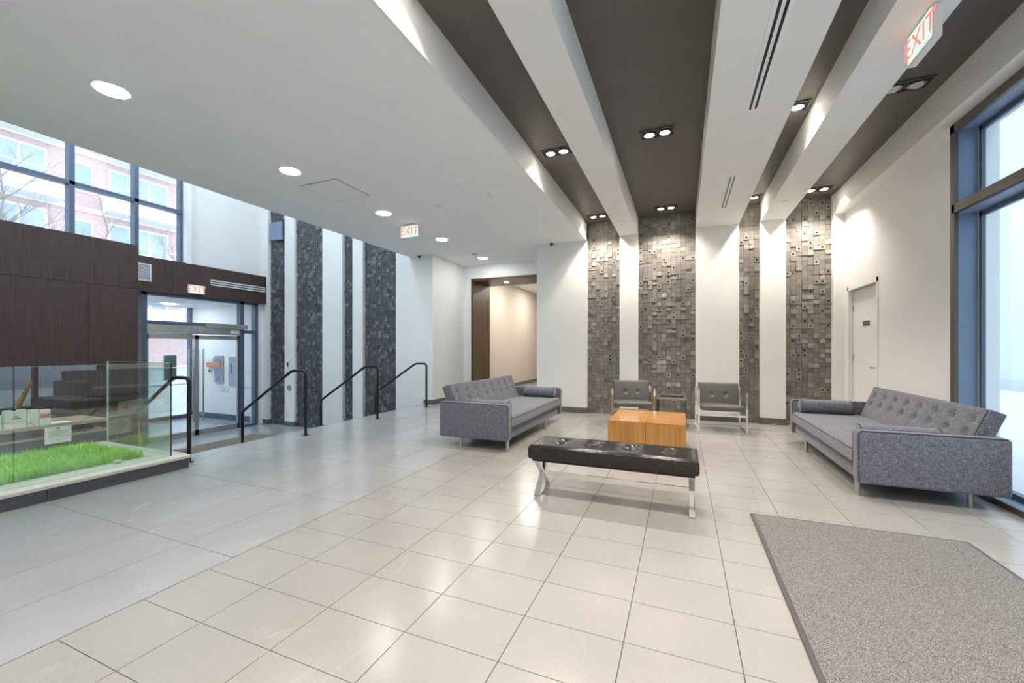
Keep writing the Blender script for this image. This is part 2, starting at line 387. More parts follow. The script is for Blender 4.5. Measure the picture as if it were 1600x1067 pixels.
# ------------------------------------------------------------------ walls of the lounge
STR = [(-1.759,-1.122), (-0.777,0.225), (0.919,1.239), (1.612,2.264)]
PIER = [(-2.81,-1.759), (-1.122,-0.777), (0.225,0.919), (1.239,1.612), (2.264,XR+0.2)]
b = MB().box(-2.81, XR+0.4, YB+0.12, YB+0.5, LZ, 4.2)
for (x0, x1) in PIER: b.box(x0, x1, YB, YB+0.13, 0, ZD+0.05)
b.box(-2.81, -2.61, YB+0.5, 9.6, LZ, 4.2)
wall_back = struct('wall_back', b, W, label='white back wall with piers between relief mosaic strips')
for k, (x0, x1) in enumerate(PIER):
    bb = MB().box(x0-0.006, min(x1+0.006, XR), YB-0.015, YB+0.1, 0, 0.11)
    if k == 0: bb.box(-2.825, -2.81, YB, 9.5, 0, 0.11)
    struct('baseboard_back', bb, BASEB)

def mosaic(parent, x0, x1, z0, z1, yb, seed, mats):
    """relief mosaic: squares of four kinds on a grout bed, facing -Y"""
    rnd = random.Random(seed); n = max(1, round((x1-x0)/0.0838)); cw = (x1-x0)/n; rows = int((z1-z0)/cw)+1
    MB().box(x0, x1, yb-0.012, yb+0.02, z0, z1).build('mosaic_bed', M_G, parent)
    t = MB(); used = set(); g = 0.0016
    for j in range(rows):
        for i in range(n):
            if (i, j) in used: continue
            a0, a1 = x0+i*cw+g, x0+(i+1)*cw-g; c0, c1 = z0+j*cw+g, min(z0+(j+1)*cw-g, z1)
            if c1 - c0 < 0.01: continue
            q = rnd.random(); base = rnd.uniform(0.018, 0.026); mi = rnd.choice([0,0,0,0,2,2])
            if q < 0.10 and j+1 < rows-1 and (i, j+1) not in used:     # tall double
                used.add((i, j+1)); c1 = z0+(j+2)*cw-g; d = [base]*4
            elif q < 0.20: d = [0.036]*4; mi = 1 if rnd.random() < 0.7 else 0
            elif q < 0.33:
                D = rnd.choice([0.022, 0.030, 0.036]); mi = 1 if D > 0.025 and rnd.random() < 0.8 else 0
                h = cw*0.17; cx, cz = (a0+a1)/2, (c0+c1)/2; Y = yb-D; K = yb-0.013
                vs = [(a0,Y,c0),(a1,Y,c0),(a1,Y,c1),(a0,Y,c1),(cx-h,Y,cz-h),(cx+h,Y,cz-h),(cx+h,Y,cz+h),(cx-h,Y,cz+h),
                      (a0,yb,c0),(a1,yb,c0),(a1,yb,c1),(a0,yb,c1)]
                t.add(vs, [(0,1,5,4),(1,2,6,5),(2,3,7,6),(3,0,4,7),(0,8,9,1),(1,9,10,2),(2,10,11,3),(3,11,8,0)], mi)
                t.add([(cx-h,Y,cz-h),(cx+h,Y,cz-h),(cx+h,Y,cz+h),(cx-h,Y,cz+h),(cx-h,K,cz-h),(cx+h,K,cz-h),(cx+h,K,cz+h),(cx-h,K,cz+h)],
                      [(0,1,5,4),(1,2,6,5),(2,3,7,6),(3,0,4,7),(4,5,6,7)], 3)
                continue
            elif q < 0.52:                                            # wedge
                lo, hi = 0.017, rnd.uniform(0.028, 0.040)
                d = rnd.choice([[hi,hi,lo,lo],[lo,lo,hi,hi],[lo,hi,hi,lo],[hi,lo,lo,hi]])
                mi = rnd.choice([0,0,1])
            else: d = [base]*4
            vs = [(a0,yb-d[0],c0),(a1,yb-d[1],c0),(a1,yb-d[2],c1),(a0,yb-d[3],c1),(a0,yb,c0),(a1,yb,c0),(a1,yb,c1),(a0,yb,c1)]
            t.add(vs, [(0,1,2,3),(0,4,5,1),(1,5,6,2),(2,6,7,3),(3,7,4,0)], mi)
    o = t.build('mosaic_tiles', mats, parent); tag(o, kind='stuff')
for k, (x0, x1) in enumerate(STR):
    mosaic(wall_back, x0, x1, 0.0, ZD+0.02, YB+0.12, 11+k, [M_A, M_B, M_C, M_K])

# right wall with door and window openings
DY0, DY1, DZ = 6.95, 8.05, 2.26
WY1, WZ = 5.31, 3.42
b = MB().box(XR, XR+0.33, DY1, YB+0.3, LZ, 4.2).box(XR, XR+0.33, DY0, DY1, DZ, 4.2).box(XR, XR+0.33, WY1, DY0, LZ, 4.2)
b.box(XR, XR+0.33, YN, WY1, WZ, 4.2).box(XR, XR+0.33, YN-0.3, -3.9, LZ, 4.2).box(XR+0.15, XR+0.33, DY0, DY1, 0, DZ).box(XR, XR+0.33, YN, WY1, LZ-0.2, 0.0)
wall_right = struct('wall_right', b, W, label='white wall beside the tall window')
struct('trim_1', MB().box(2.28, XR, YN, YB, 3.46, ZD+0.05), W, label='white bulkhead along the top of the right wall')
struct('baseboard_right', MB().box(XR-0.012, XR, WY1+0.06, DY0-0.05, 0, 0.11), BASEB)
# service door
door = thing('door_1', 'white flush service door with lever handle in the right wall', None, (XR, 7.5, 0)); door['kind'] = 'structure'
MB().box(0.06, 0.10, -0.50, 0.50, 0.005, 2.19).build('door_leaf', W, door)
b = MB().box(-0.008, 0.12, -0.55, -0.505, 0, DZ).box(-0.008, 0.12, 0.505, 0.55, 0, DZ).box(-0.008, 0.12, -0.55, 0.55, 2.20, DZ)
b.build('door_frame', W, door)
for z in (0.30, 1.15, 1.92): MB().box(0.045, 0.062, 0.478, 0.506, z-0.05, z+0.05).build('hinge', STEEL, door)
h = MB().lathe([(0.026,0),(0.026,0.012)], (0.048, -0.42, 1.03), 16, 'x').tube([(0.05,-0.42,1.03),(0.0,-0.42,1.03),(-0.005,-0.40,1.03),(-0.005,-0.30,1.03)], 0.009, 8)
h.build('door_handle', STEEL, door, True)
pl = MB().box(0.054, 0.061, -0.10, 0.13, 1.635, 1.70).build('name_plate', DGREY, door)
MB().box(0.0525, 0.0545, -0.075, 0.105, 1.655, 1.68).build('plate_text', STEEL, pl)

# tall window, right
win = thing('window_1', 'tall bronze-framed window with deep blue-grey reveals', None, (XR, 0, 0)); win['kind'] = 'structure'
b = MB().box(-0.012, 0.02, WY1-0.045, WY1+0.02, 0, WZ+0.03).box(-0.012, 0.02, -3.9, WY1+0.02, WZ-0.05, WZ+0.03).box(-0.012, 0.20, -3.9, WY1, 2.60, 2.68).box(-0.012, 0.02, -3.9, WY1, 0, 0.05)
b.build('window_frame', BRONZE, win)
b = MB().box(0.02, 0.20, WY1-0.02, WY1, 0, WZ).box(0.02, 0.20, -3.9, WY1, WZ-0.03, WZ).box(0.02, 0.20, -3.9, WY1, 2.585, 2.60).box(0.02, 0.20, -3.9, WY1, 0, 0.02)
b.build('reveal', REVEAL, win)
for y in (4.22, 2.62, 1.0, -0.62, -2.25): MB().box(0.08, 0.22, y-0.03, y+0.03, 0.02, WZ-0.03).build('mullion', BRONZE, win)
b = MB()
for (z0, z1) in ((0.02, 2.585), (2.68, WZ-0.03)):
    b.box(0.17, 0.20, WY1-0.07, WY1-0.02, z0, z1).box(0.17, 0.20, -3.9, WY1-0.02, z1-0.045, z1).box(0.17, 0.20, -3.9, WY1-0.02, z0, z0+0.05)
b.build('sash', FRAMEB, win)
b = MB()
for (z0, z1) in ((0.02, 2.585), (2.68, WZ-0.03)): b.box(0.166, 0.169, WY1-0.034, WY1-0.022, z0, z1)
b.build('gasket', PLAST, win)
ys = [-3.9, -2.25, -0.62, 1.0, 2.62, 4.22, WY1-0.02]
for k in range(6):
    for (z0, z1) in ((0.06, 2.55), (2.72, WZ-0.07)): MB().box(0.182, 0.188, ys[k], ys[k+1], z0, z1).build('pane', GLASSW, win)

# wall behind the camera, closing the room
struct('wall_front', MB().box(XE-0.3, XR+0.4, YN-0.3, YN, LZ-0.2, 7.9), W, label='white wall closing the lobby')

# ------------------------------------------------------------------ ceilings and beams
struct('ceiling', MB().box(-1.78, XR+0.4, YN, YB+0.4, ZD, ZD+0.4), DARKC, label='dark bronze ceiling between white beams')
struct('ceiling_soffit', MB().box(-5.95, -1.78, YN, YB+0.02, ZS, 7.9).box(-5.5, -1.9, YB+0.02, 9.7, ZS, 4.5), CEIL, label='low white ceiling with round downlights over the walkway')
struct('trim_2', MB().box(-1.785, -1.759, YN, YB+0.12, ZS-0.001, ZD), W, label='white drop face beside the dark ceiling')
for k, (x0, x1) in enumerate(((-1.122,-0.777), (0.225,0.919), (1.239,1.612))):
    struct('trim_%d' % (k+3), MB().box(x0, x1, YN, YB+0.05, ZB, ZD+0.02), W, label=['narrow white ceiling beam beside the wide dark bay', 'wide white ceiling beam with slot diffusers', 'white ceiling beam with the exit sign'][k])
struct('ceiling_entry', MB().box(XE-0.3, -5.9, YN, YL+0.4, 7.6, 7.9), CEIL, label='high ceiling over the entrance')

# ------------------------------------------------------------------ nook and portal
b = MB().box(-5.5, -5.3, YL-0.002, 9.6, LZ, 4.5)
struct('wall_nook', b, W, label='white return wall of the corridor nook')
PX0, PX1, PZ = -5.07, -2.81, 3.10
b = MB().box(-5.5, PX0, 9.5, 9.6, LZ, 4.5).box(PX0, -2.6, 9.5, 9.6, PZ, 4.5)
struct('wall_nook_back', b, W, label='white wall around the brown portal')
pt = thing('portal', 'dark walnut portal framing the corridor opening', None, (PX0, 9.5, 0)); pt['kind'] = 'structure'
MB().box(0, 0.05, -0.02, 1.0, 0, PZ).build('jamb', PORTAL, pt)
MB().box(0, 2.3, -0.02, 1.0, PZ-0.06, PZ).build('head', PORTAL, pt)
MB().box(2.25, 2.3, 0.1, 1.0, 0, PZ).build('jamb', PORTAL, pt)
b = MB().box(-5.5, -5.3, 10.5, 17, -0.2, 3.8).box(-5.5, -2.5, 17, 17.2, -0.2, 3.8).box(-2.75, -2.6, 9.6, 17, -0.2, 3.8).box(-5.5, PX0, 9.6, 10.5, -0.2, 3.8)
struct('wall_corridor', b, BEIGE, label='beige corridor wall beyond the portal')
struct('ceiling_corridor', MB().box(-5.5, -2.5, 10.5, 17.2, 3.42, 3.8).box(-5.1, -2.7, 9.6, 10.5, PZ, 3.8), CEIL)
struct('baseboard_corridor', MB().box(-5.3, -5.285, 10.5, 17, 0, 0.11), BASEB)
struct('floor_corridor', MB().box(-5.5, -2.5, 10.5, 17.2, -0.2, 0), TILE_B)
b = MB().box(-5.3, -5.288, YB-0.1, 9.5, 0, 0.11).box(-5.5, PX0, 9.488, 9.5, 0, 0.11).box(-5.55, -5.288, YL-0.012, YL, 0, 0.11)
struct('baseboard_nook', b, BASEB)

# ------------------------------------------------------------------ lower entry side wall
LSTR = [(-10.74,-10.086), (-9.72,-8.70), (-8.02,-7.684), (-7.356,-6.34)]
LP = [(XE-0.2,-10.74), (-10.086,-9.72), (-8.70,-8.02), (-7.684,-7.356), (-6.34,-5.4)]
b = MB().box(XE-3.5, -5.4, YL+0.11, YL+0.35, LZ-0.2, 7.9)
for (x0, x1) in LP: b.box(x0, x1, YL, YL+0.12, LZ, 7.6)
wall_entry = struct('wall_entry_side', b, W, label='tall white entry wall with piers between dark mosaic strips')
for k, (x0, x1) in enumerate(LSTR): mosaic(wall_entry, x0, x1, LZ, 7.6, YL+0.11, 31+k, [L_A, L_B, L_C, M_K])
for (x0, x1) in LP[:-1]: struct('baseboard_entry', MB().box(max(x0, XE), x1+0.01, YL-0.014, YL+0.1, LZ, LZ+0.12), BASEB)
b = MB()
for i in range(5): b.box(EDGE-0.28*(i+1), EDGE-0.28*i if i else EDGE+0.02, YL-0.012, YL, 0-0.164*(i+1), 0.10-0.164*(i+1))
struct('baseboard_stairs', b, BASEB)

# ------------------------------------------------------------------ entrance wall: fascia, door screen, clerestory
b = MB().box(XE-0.25, XE, 6.03, YL+0.2, 3.25, 7.9).box(XE-0.25, XE, YN, 6.03, 7.3, 7.9).box(XE-0.25, XE, YN, 4.4, LZ, 3.25).box(XE-0.25, XE, 7.86, YL+0.2, LZ, 3.3).box(XE-0.25, XE, 4.3, 7.9, 2.56, 3.3)
struct('wall_entrance', b, W, label='white wall above the entrance doors')
fa = thing('trim_6', 'espresso wood fascia above the entrance doors', None, (XE, 4.65, 2.54)); fa['kind'] = 'structure'
for (y0, y1) in ((0, 1.10), (1.104, 2.95), (2.954, YL-4.652)): MB().box(0, 0.14, y0, y1, 0, 0.767).build('panel', BROWN, fa)
cb = thing('wall_concierge', 'espresso wood panelled wall behind the counter', None, (-9.84, 0, LZ)); cb['kind'] = 'structure'
MB().box(-1.0, -0.02, YN, 4.64, 0, 4.12).build('carcass', BROWN, cb)
ysb = [-4.5, -2.1, -0.6, 0.9, 2.41, 3.91, 4.65]
for k in range(6):
    MB().box(-0.02, 0, ysb[k]+0.003, ysb[k+1]-0.003, 0.0, 3.276).build('panel', BROWN, cb)
for (y0, y1) in ((-4.5, -0.6), (-0.6, 4.65)): MB().box(-0.02, 0, y0+0.003, y1-0.003, 3.284, 4.13).build('panel', BROWN, cb)
# clerestory window; its unseen upper part is made taller for more daylight
cw_ = thing('window_2', 'clerestory window with dark blue mullions above the wood fascia', None, (XE, 0, 0)); cw_['kind'] = 'structure'
b = MB().box(-0.14, 0.0, 5.97, 6.03, 3.25, 7.3).box(-0.14, 0.0, YN, 6.03, 3.25, 3.31).box(-0.14, 0.0, YN, 6.03, 7.24, 7.3)
b.build('window_frame', FRAMEB, cw_)
cm = [5.125-1.02*k for k in range(0, 10)]
for y in cm: MB().box(-0.14, 0.03, y-0.04, y+0.04, 3.25, 7.3).build('mullion', FRAMEB, cw_)
for z in (4.47, 5.83): MB().box(-0.14, 0.03, YN, 6.0, z, z+0.07).build('transom', FRAMEB, cw_)
yy = [5.99] + cm
for k in range(len(yy)-1):
    for (z0, z1) in ((3.31, 4.47), (4.54, 5.83), (5.90, 7.24)): MB().box(-0.07, -0.062, yy[k+1]+0.04, yy[k]-(0.04 if k else 0.02), z0, z1).build('pane', GLASSW, cw_)
struct('trim_7', MB().box(XE-0.25, XE+0.16, 6.03, 6.13, 3.3, 7.6), W, label='white jamb post beside the clerestory')
# entrance door screen
D = thing('door_2', 'glazed double entrance doors with dark blue frame', None, (XE, 0, LZ)); D['kind'] = 'structure'
b = MB().box(-0.08, 0.06, 5.20, 5.30, 0, 3.38).box(-0.08, 0.06, 7.36, 7.47, 0, 3.38).box(-0.08, 0.06, 7.78, 7.86, 0, 3.38).box(-0.08, 0.06, 4.65, 7.86, 3.30, 3.38)
b.box(-0.08, 0.06, 7.47, 7.78, 2.52, 2.60).box(-0.08, 0.06, 7.47, 7.78, 0, 0.06).box(-0.08, 0.06, 4.65, 5.2, 2.52, 2.60).box(-0.08, 0.06, 5.30, 7.36, 2.66, 2.74)
b.build('door_frame', FRAMEB, D)
for (y0, y1, hy) in ((5.31, 6.32, 6.22), (6.33, 7.35, 6.43)):
    lf = MB().box(-0.03, 0.02, y0, y0+0.035, 0.01, 2.44).box(-0.03, 0.02, y1-0.035, y1, 0.01, 2.44).box(-0.03, 0.02, y0, y1, 0.01, 0.13).box(-0.03, 0.02, y0, y1, 2.34, 2.44).build('door_leaf', STEEL, D)
    MB().box(-0.008, -0.002, y0+0.035, y1-0.035, 0.13, 2.34).build('pane', GLASSW, lf)
    hd = MB().tube([(0.09, hy, 0.35), (0.09, hy, 2.1)], 0.017, 10).tube([(0.0, hy, 0.5), (0.09, hy, 0.5)], 0.01, 8).tube([(0.0, hy, 1.95), (0.09, hy, 1.95)], 0.01, 8)
    hd.tube([(-0.10, hy, 0.35), (-0.10, hy, 2.1)], 0.017, 10)
    hd.build('pull_handle', CHROME, lf, True)
MB().box(0.0, 0.06, 5.3, 7.36, 2.46, 2.66).build('header', STEEL, D)
MB().box(-0.006, 0.0, 5.30, 7.36, 2.74, 3.30).build('pane', GLASSW, D)
for (z0, z1) in ((0.06, 2.52), (2.60, 3.30)): MB().box(-0.006, 0.0, 7.47, 7.78, z0, z1).build('pane', GLASSW, D)
MB().box(0.06, 0.16, 6.45, 7.50, 2.62, 2.74).build('door_operator', STEEL, D)
MB().box(0.06, 0.14, 6.12, 6.85, 2.50, 2.60).build('door_closer', STEEL, D)
MB().box(0.06, 0.12, 7.08, 7.28, 2.49, 2.58).build('sensor', PLAST, D)
# vestibule
b = MB().box(XE-3.4, XE-0.2, 3.9, 4.1, LZ, 3.0)
struct('wall_vestibule', b, W, label='white side wall of the vestibule')
struct('ceiling_vestibule', MB().box(XE-3.4, XE-0.08, 3.9, YL+0.2, 2.55, 2.9), CEIL)
tag(MB().lathe([(0.15,0),(0.15,0.012)], (-13.3, 7.0, 2.538), 20).build('ceiling_light', LEDH), 'round ceiling light in the vestibule by the outer doors', 'ceiling light')
tag(MB().lathe([(0.15,0),(0.15,0.012)], (-12.0, 5.6, 2.538), 20).build('ceiling_light', LEDH), 'added round ceiling light brightening the vestibule behind the entrance doors', 'ceiling light')  # second vestibule lamp, added to lift the brightness in there
struct('baseboard_vestibule', MB().box(XE-3.2, XE-0.1, YL-0.012, YL+0.12, LZ, LZ+0.16).box(XE-3.2, XE-0.1, YL, YL+0.115, LZ+0.16, 2.6, ), [FRAMEB]) if False else None
vb = MB().box(XE-3.2, XE-0.2, YL-0.03, YL+0.115, LZ, 2.6); struct('wall_vestibule_side', vb, W, label='white vestibule wall with the intercom')
struct('baseboard_vestibule', MB().box(XE-3.16, XE-0.1, YL-0.045, YL-0.03, LZ, LZ+0.17), FRAMEB)
D2 = thing('door_3', 'outer glazed door screen of the vestibule', None, (XE-3.2, 0, LZ)); D2['kind'] = 'structure'
b = MB()
for y in (4.1, 5.35, 5.75, 6.75, 7.98): b.box(-0.05, 0.07, y-0.04, y+0.04, 0, 3.4)
b.box(-0.05, 0.07, 4.1, 8.0, 2.5, 2.58).box(-0.05, 0.07, 4.1, 8.0, 0, 0.1)
b.build('door_frame', FRAMEB, D2)
for (y0, y1) in ((4.14, 5.31), (5.39, 5.71), (5.79, 6.71), (6.79, 7.94)): MB().box(0, 0.006, y0, y1, 0.1, 3.38).build('pane', GLASSW, D2)
MB().tube([(0.07, 6.8, 1.03), (0.13, 6.83, 1.03), (0.13, 7.9, 1.03), (0.07, 7.93, 1.03)], 0.015, 8).build('push_bar', STEEL, D2)
nb = thing('notice_board', 'dark green notices posted on the outer vestibule door', 'notice', (XE-3.12, 7.25, 0.35))
for (z0, z1) in ((0.0, 0.36), (0.38, 0.74)): MB().box(0, 0.006, 0, 0.33, z0, z1).build('notice_sheet', mat('notice_green', (0.05,0.10,0.10), 0.6, var=0.3, vscale=30), nb)

# things on the vestibule wall (faces -Y)
VY = YL-0.03
ic = thing('intercom_panel', 'steel intercom panel with three blue screens on the vestibule wall', 'intercom', (-12.72, VY-0.005, 0.28))
MB().rbox(-0.20, 0.14, -0.06, 0, 0, 0.80, 0.01).build('panel_body', STEEL, ic)
for z in (0.10, 0.36, 0.62): MB().box(-0.12, 0.06, -0.064, -0.06, z-0.05, z+0.09).build('screen', mat('blue_screen', (0.20,0.28,0.55), 0.3, var=0.2, vscale=60), ic)
tp = MB().box(-0.55, 0.10, -0.075, -0.066, 0.46, 0.60).build('hazard_tape', ORANGE, ic)
rd = thing('card_reader', 'small white card reader beside the taped intercom', 'reader', (-13.12, VY, 0.70))
MB().rbox(-0.12, 0.12, -0.05, 0, 0, 0.32, 0.01).build('reader_body', PLAST, rd); MB().box(-0.06, 0.0, -0.07, -0.05, -0.12, -0.04).build('key_switch', DGREY, rd)
mb_ = thing('wall_cabinet', 'blue-grey metal wall cabinet in the vestibule', 'cabinet', (-12.10, VY, 0.2))
MB().rbox(-0.20, 0.28, -0.05, 0, 0.0, 0.85, 0.008).build('cabinet_body', GREYP, mb_); MB().box(-0.1, -0.06, -0.056, -0.05, 0.36, 0.65).build('cabinet_slot', DGREY, mb_)
for k, x in enumerate((-12.62, -12.42)):
    o = thing('push_plate', 'round steel door-opener push plate under the intercom', 'push plate', (x, VY, 0.09), group='door-opener plates in the vestibule')
    MB().lathe([(0.085,-0.012),(0.085,0)], (0,0,0), 20, 'y').build('plate', CHROME, o, True); MB().lathe([(0.06,-0.016),(0.06,-0.012)], (0,0,0), 16, 'y').build('plate_face', PLAST, o, True)
tag(MB().rbox(-11.98, -11.90, VY-0.03, VY, 0.02, 0.14, 0.005).build('key_box', BLACKM), 'small black key box below the grey wall cabinet', 'key box')
fp = thing('framed_notice', 'thin framed white notice seen through the side light', 'notice', (-11.45, VY, 0.15))
MB().box(-0.2, 0.2, -0.012, 0, 0, 0.45).build('frame', STEEL, fp); MB().box(-0.185, 0.185, -0.014, -0.012, 0.015, 0.435).build('sheet', PAPER, fp)

# fascia fittings (face +X, at X = XE+0.14)
FX = XE + 0.14
def Mface(x, y, z): return Matrix(((0,0,1,x),(1,0,0,y),(0,1,0,z),(0,0,0,1)))   # text facing +X, reading along +Y
vg = thing('air_grille', 'white square air grille on the wood fascia', 'air grille', (FX, 4.75, 2.76))
MB().box(0, 0.018, 0, 0.58, 0, 0.025).box(0, 0.018, 0, 0.58, 0.355, 0.38).box(0, 0.018, 0.555, 0.58, 0.025, 0.355).box(0, 0.018, 0, 0.025, 0.025, 0.355).build('frame', PLAST, vg)
MB().box(0, 0.003, 0.02, 0.56, 0.02, 0.36).build('backing', DGREY, vg)
for k in range(11): MB().box(0.003, 0.016, 0.025, 0.555, 0.036+k*0.029, 0.050+k*0.029).build('louvre', PLAST, vg)
sd = thing('slot_diffuser', 'long white slot diffuser on the wood fascia', 'air diffuser', (FX, 6.55, 2.86))
MB().box(0, 0.016, 0, 1.45, 0, 0.03).box(0, 0.016, 0, 1.45, 0.055, 0.085).box(0, 0.016, 0, 1.45, 0.11, 0.14).box(0, 0.016, 0, 0.02, 0, 0.14).box(0, 0.016, 1.43, 1.45, 0, 0.14).build('frame', PLAST, sd)
MB().box(0, 0.004, 0.02, 1.43, 0.01, 0.13).build('slot', BLACKM, sd)
ex = thing('exit_sign', 'lit exit sign mounted on the dark wood fascia over the entrance', 'exit sign', (FX, 6.05, 2.60))
MB().rbox(0, 0.045, 0, 0.36, 0, 0.21, 0.006).build('housing', PLAST, ex); MB().box(0.045, 0.048, 0.015, 0.345, 0.015, 0.195).build('face', EXITF, ex)
text_mesh('EXIT', 0.20, EXITR, ex, Mface(0.0495, 0.18, 0.105))

# small fittings on the entry wall piers (face -Y at YL)
tk = thing('keypad', 'small beige keypad on the pier beside the entrance', 'keypad', (-9.93, YL, 0.86))
MB().rbox(-0.05, 0.05, -0.03, 0, -0.09, 0.09, 0.006).build('keypad_body', PLAST, tk); MB().box(-0.03, 0.03, -0.034, -0.03, -0.06, 0.06).build('keys', DGREY, tk)
pb = thing('push_plate', 'round blue door-opener push plate on the white pier below the keypad', 'push plate', (-9.90, YL, 0.22))
MB().lathe([(0.085,-0.014),(0.085,0)], (0,0,0), 24, 'y').build('plate', STEEL, pb, True); MB().lathe([(0.07,-0.018),(0.07,-0.014)], (0,0,0), 24, 'y').build('plate_face', mat('blue_plate', (0.16,0.28,0.48), 0.4, var=0.1), pb, True)
sp = thing('wall_speaker', 'flat blue-grey speaker panel high on the dark mosaic strip', 'speaker', (-10.45, YL+0.055, 4.30))
MB().rbox(-0.22, 0.26, -0.06, 0, 0, 0.50, 0.006).build('panel', mat('blue_grey_panel', (0.20,0.27,0.38), 0.5, var=0.05), sp)

# ------------------------------------------------------------------ planter with grass and glass guard
PL = thing('planter', 'low stone-capped planter with slate skirting at the edge of the walkway', 'planter', (-4.97, 2.8, 0))
MB().box(-1.73, -0.02, YN-2.8+0.02, -0.01, LZ, 0.10).build('planter_body', SKIRT, PL)
yj = [0.0, -1.085, -2.05, -3.02, -3.99, -5.0]
for k in range(5): MB().box(-0.02, 0.0, yj[k+1]+0.002, yj[k]-0.002, 0, 0.108).build('skirting_tile', SKIRT, PL)
MB().rbox(-0.36, 0.018, -7.2, 0.015, 0.108, 0.138, 0.004).build('cap_stone', STONE, PL)
MB().rbox(-1.74, -0.36, -0.22, 0.015, 0.108, 0.138, 0.004).build('cap_stone', STONE, PL)
MB().rbox(-1.74, -1.52, -7.2, -0.22, 0.108, 0.138, 0.004).build('cap_stone', STONE, PL)
MB().box(-1.52, -0.36, -7.2, -0.22, 0.09, 0.115).build('soil', SOIL, PL)
MB().box(-0.03, -0.004, -0.01, 0.008, 0.0, 0.108).build('edge_trim', STEEL, PL)
gr = MB()
rnd = random.Random(3)
for k in range(30000):
    x = rnd.uniform(-6.49, -5.34); y = rnd.uniform(-1.5, 2.58); hgt = rnd.uniform(0.06, 0.125); a = rnd.uniform(0, 2*PI); ln = rnd.uniform(0.01, 0.07); wd = rnd.uniform(0.0025, 0.0045)
    dx, dy = math.cos(a), math.sin(a); px, py = -dy*wd, dx*wd
    gr.add([(x-px,y-py,0.112),(x+px,y+py,0.112),(x+px*0.8+dx*ln*0.35,y+py*0.8+dy*ln*0.35,0.112+hgt*0.6),(x-px*0.8+dx*ln*0.35,y-py*0.8+dy*ln*0.35,0.112+hgt*0.6),(x+dx*ln,y+dy*ln,0.112+hgt)],
           [(0,1,2,3),(3,2,4)], 0 if rnd.random() < 0.6 else 1)
g1 = mat('grass_blade', (0.34,0.70,0.02), 0.55, var=0.25, vscale=6); g2 = mat('grass_blade_light', (0.50,0.85,0.05), 0.55, var=0.2, vscale=6)
for g in (g1, g2):
    g.node_tree.nodes['Principled BSDF'].inputs['Transmission Weight'].default_value = 0.0
grass = MB(); grass.v, grass.f, grass.m = gr.v, gr.f, gr.m
me = bpy.data.meshes.new('grass'); me.from_pydata(gr.v, [], gr.f); me.materials.append(g1); me.materials.append(g2); me.polygons.foreach_set('material_index', gr.m); me.update()
tag(link('grass', me), 'bright green artificial grass filling the planter', 'grass', kind='stuff')
tag(MB().lathe([(0.0,0.0),(0.03,0.005),(0.035,0.02),(0.02,0.035),(0.0,0.038)], (-5.27, 2.32, 0.138), 9).build('pebble', STONE, None, True), 'pale pebble lying on the planter ledge by the grass', 'pebble')
gd = thing('glass_guard', 'frameless green-tinted glass guard standing around the planter', 'glass guard', (-5.10, 2.70, 0.138))
def pane(x0, x1, y0, y1, z1, m=GLASSG):
    p = MB().box(x0, x1, y0, y1, 0, z1).build('glass_pane', m, gd)
    return p
H = 1.005
p = pane(-0.006, 0.006, -1.13, 0.0, H); MB().box(-0.0065, 0.0065, -0.006, 0.001, 0, H).build('edge', BLACKM, p)
MB().box(-0.0065, 0.0065, -1.13, 0.0, H, H+0.002).build('edge', GEDGE, p)
p = pane(-0.006, 0.006, -3.6, -1.138, H); MB().box(-0.0065, 0.0065, -3.6, -1.15, H, H+0.002).build('edge', GEDGE, p)
p = pane(-1.25, -0.02, -0.006, 0.006, H); MB().box(-1.25, -0.02, -0.0065, 0.0065, H, H+0.002).build('edge', GEDGE, p); MB().box(-1.255, -1.249, -0.0065, 0.0065, 0, H).build('edge', PLAST, p)

# ------------------------------------------------------------------ concierge counter and what lies on it
ct = thing('counter', 'concierge counter with tan top behind the planter', 'counter', (-6.74, 2.86, LZ))
MB().box(-0.60, -0.03, -6.5, 0.0, 0, 1.08).build('counter_body', SKIRT, ct)
MB().box(-0.62, 0.0, -6.5, 0.02, 1.08, 1.105).build('lower_top', TAN, ct)
MB().box(-0.60, -0.25, -6.5, -0.02, 1.105, 1.20).build('riser', DGREY, ct)
MB().box(-0.02, 0.0, -6.5, -0.9, 1.105, 1.20).build('riser', SKIRT, ct)
MB().box(-0.64, 0.01, -6.5, 0.0, 1.20, 1.235).build('counter_top', TAN, ct)
CT = LZ + 1.235
def Mx(x, y, z): return Mface(x, y, z)
for k, (y, w_, h_, lab) in enumerate(((1.94, 0.12, 0.16, 'cream brochure box at the end of the row on the counter'), (2.102, 0.164, 0.20, 'wide white brochure box with a notched top on the counter'), (2.236, 0.085, 0.185, 'narrow white card holder with a grey curve on the counter'), (2.330, 0.09, 0.175, 'white card holder with a red printed block on the counter'))):
    o = thing('brochure_box', lab, 'brochure box', (-6.80, y, CT), group='brochure boxes on the counter')
    if k == 1:
        MB().box(-0.06, 0, -w_/2, w_/2, 0, h_-0.015).box(-0.06, 0, -w_/2, -0.02, h_-0.015, h_).box(-0.06, 0, 0.02, w_/2, h_-0.015, h_).build('box', PAPER, o)
        MB().box(0, 0.001, -0.03, 0.04, h_*0.52, h_*0.57).build('print', INK, o); MB().box(0, 0.001, -0.015, 0.02, h_*0.64, h_*0.68).build('print', INK, o)
    else:
        MB().box(-0.05, 0, -w_/2, w_/2, 0, h_).build('box', PAPER, o)
        if k == 2: MB().tube([(0.001, -w_/2+0.006+0.04*math.cos(t*PI/16), 0.006+0.04*math.sin(t*PI/16)) for t in range(0, 9)], 0.004, 6).build('print', GREYP, o)
        if k == 3: MB().box(0, 0.001, -w_/2+0.005, w_/2-0.005, h_*0.46, h_*0.74).build('print', RED, o)
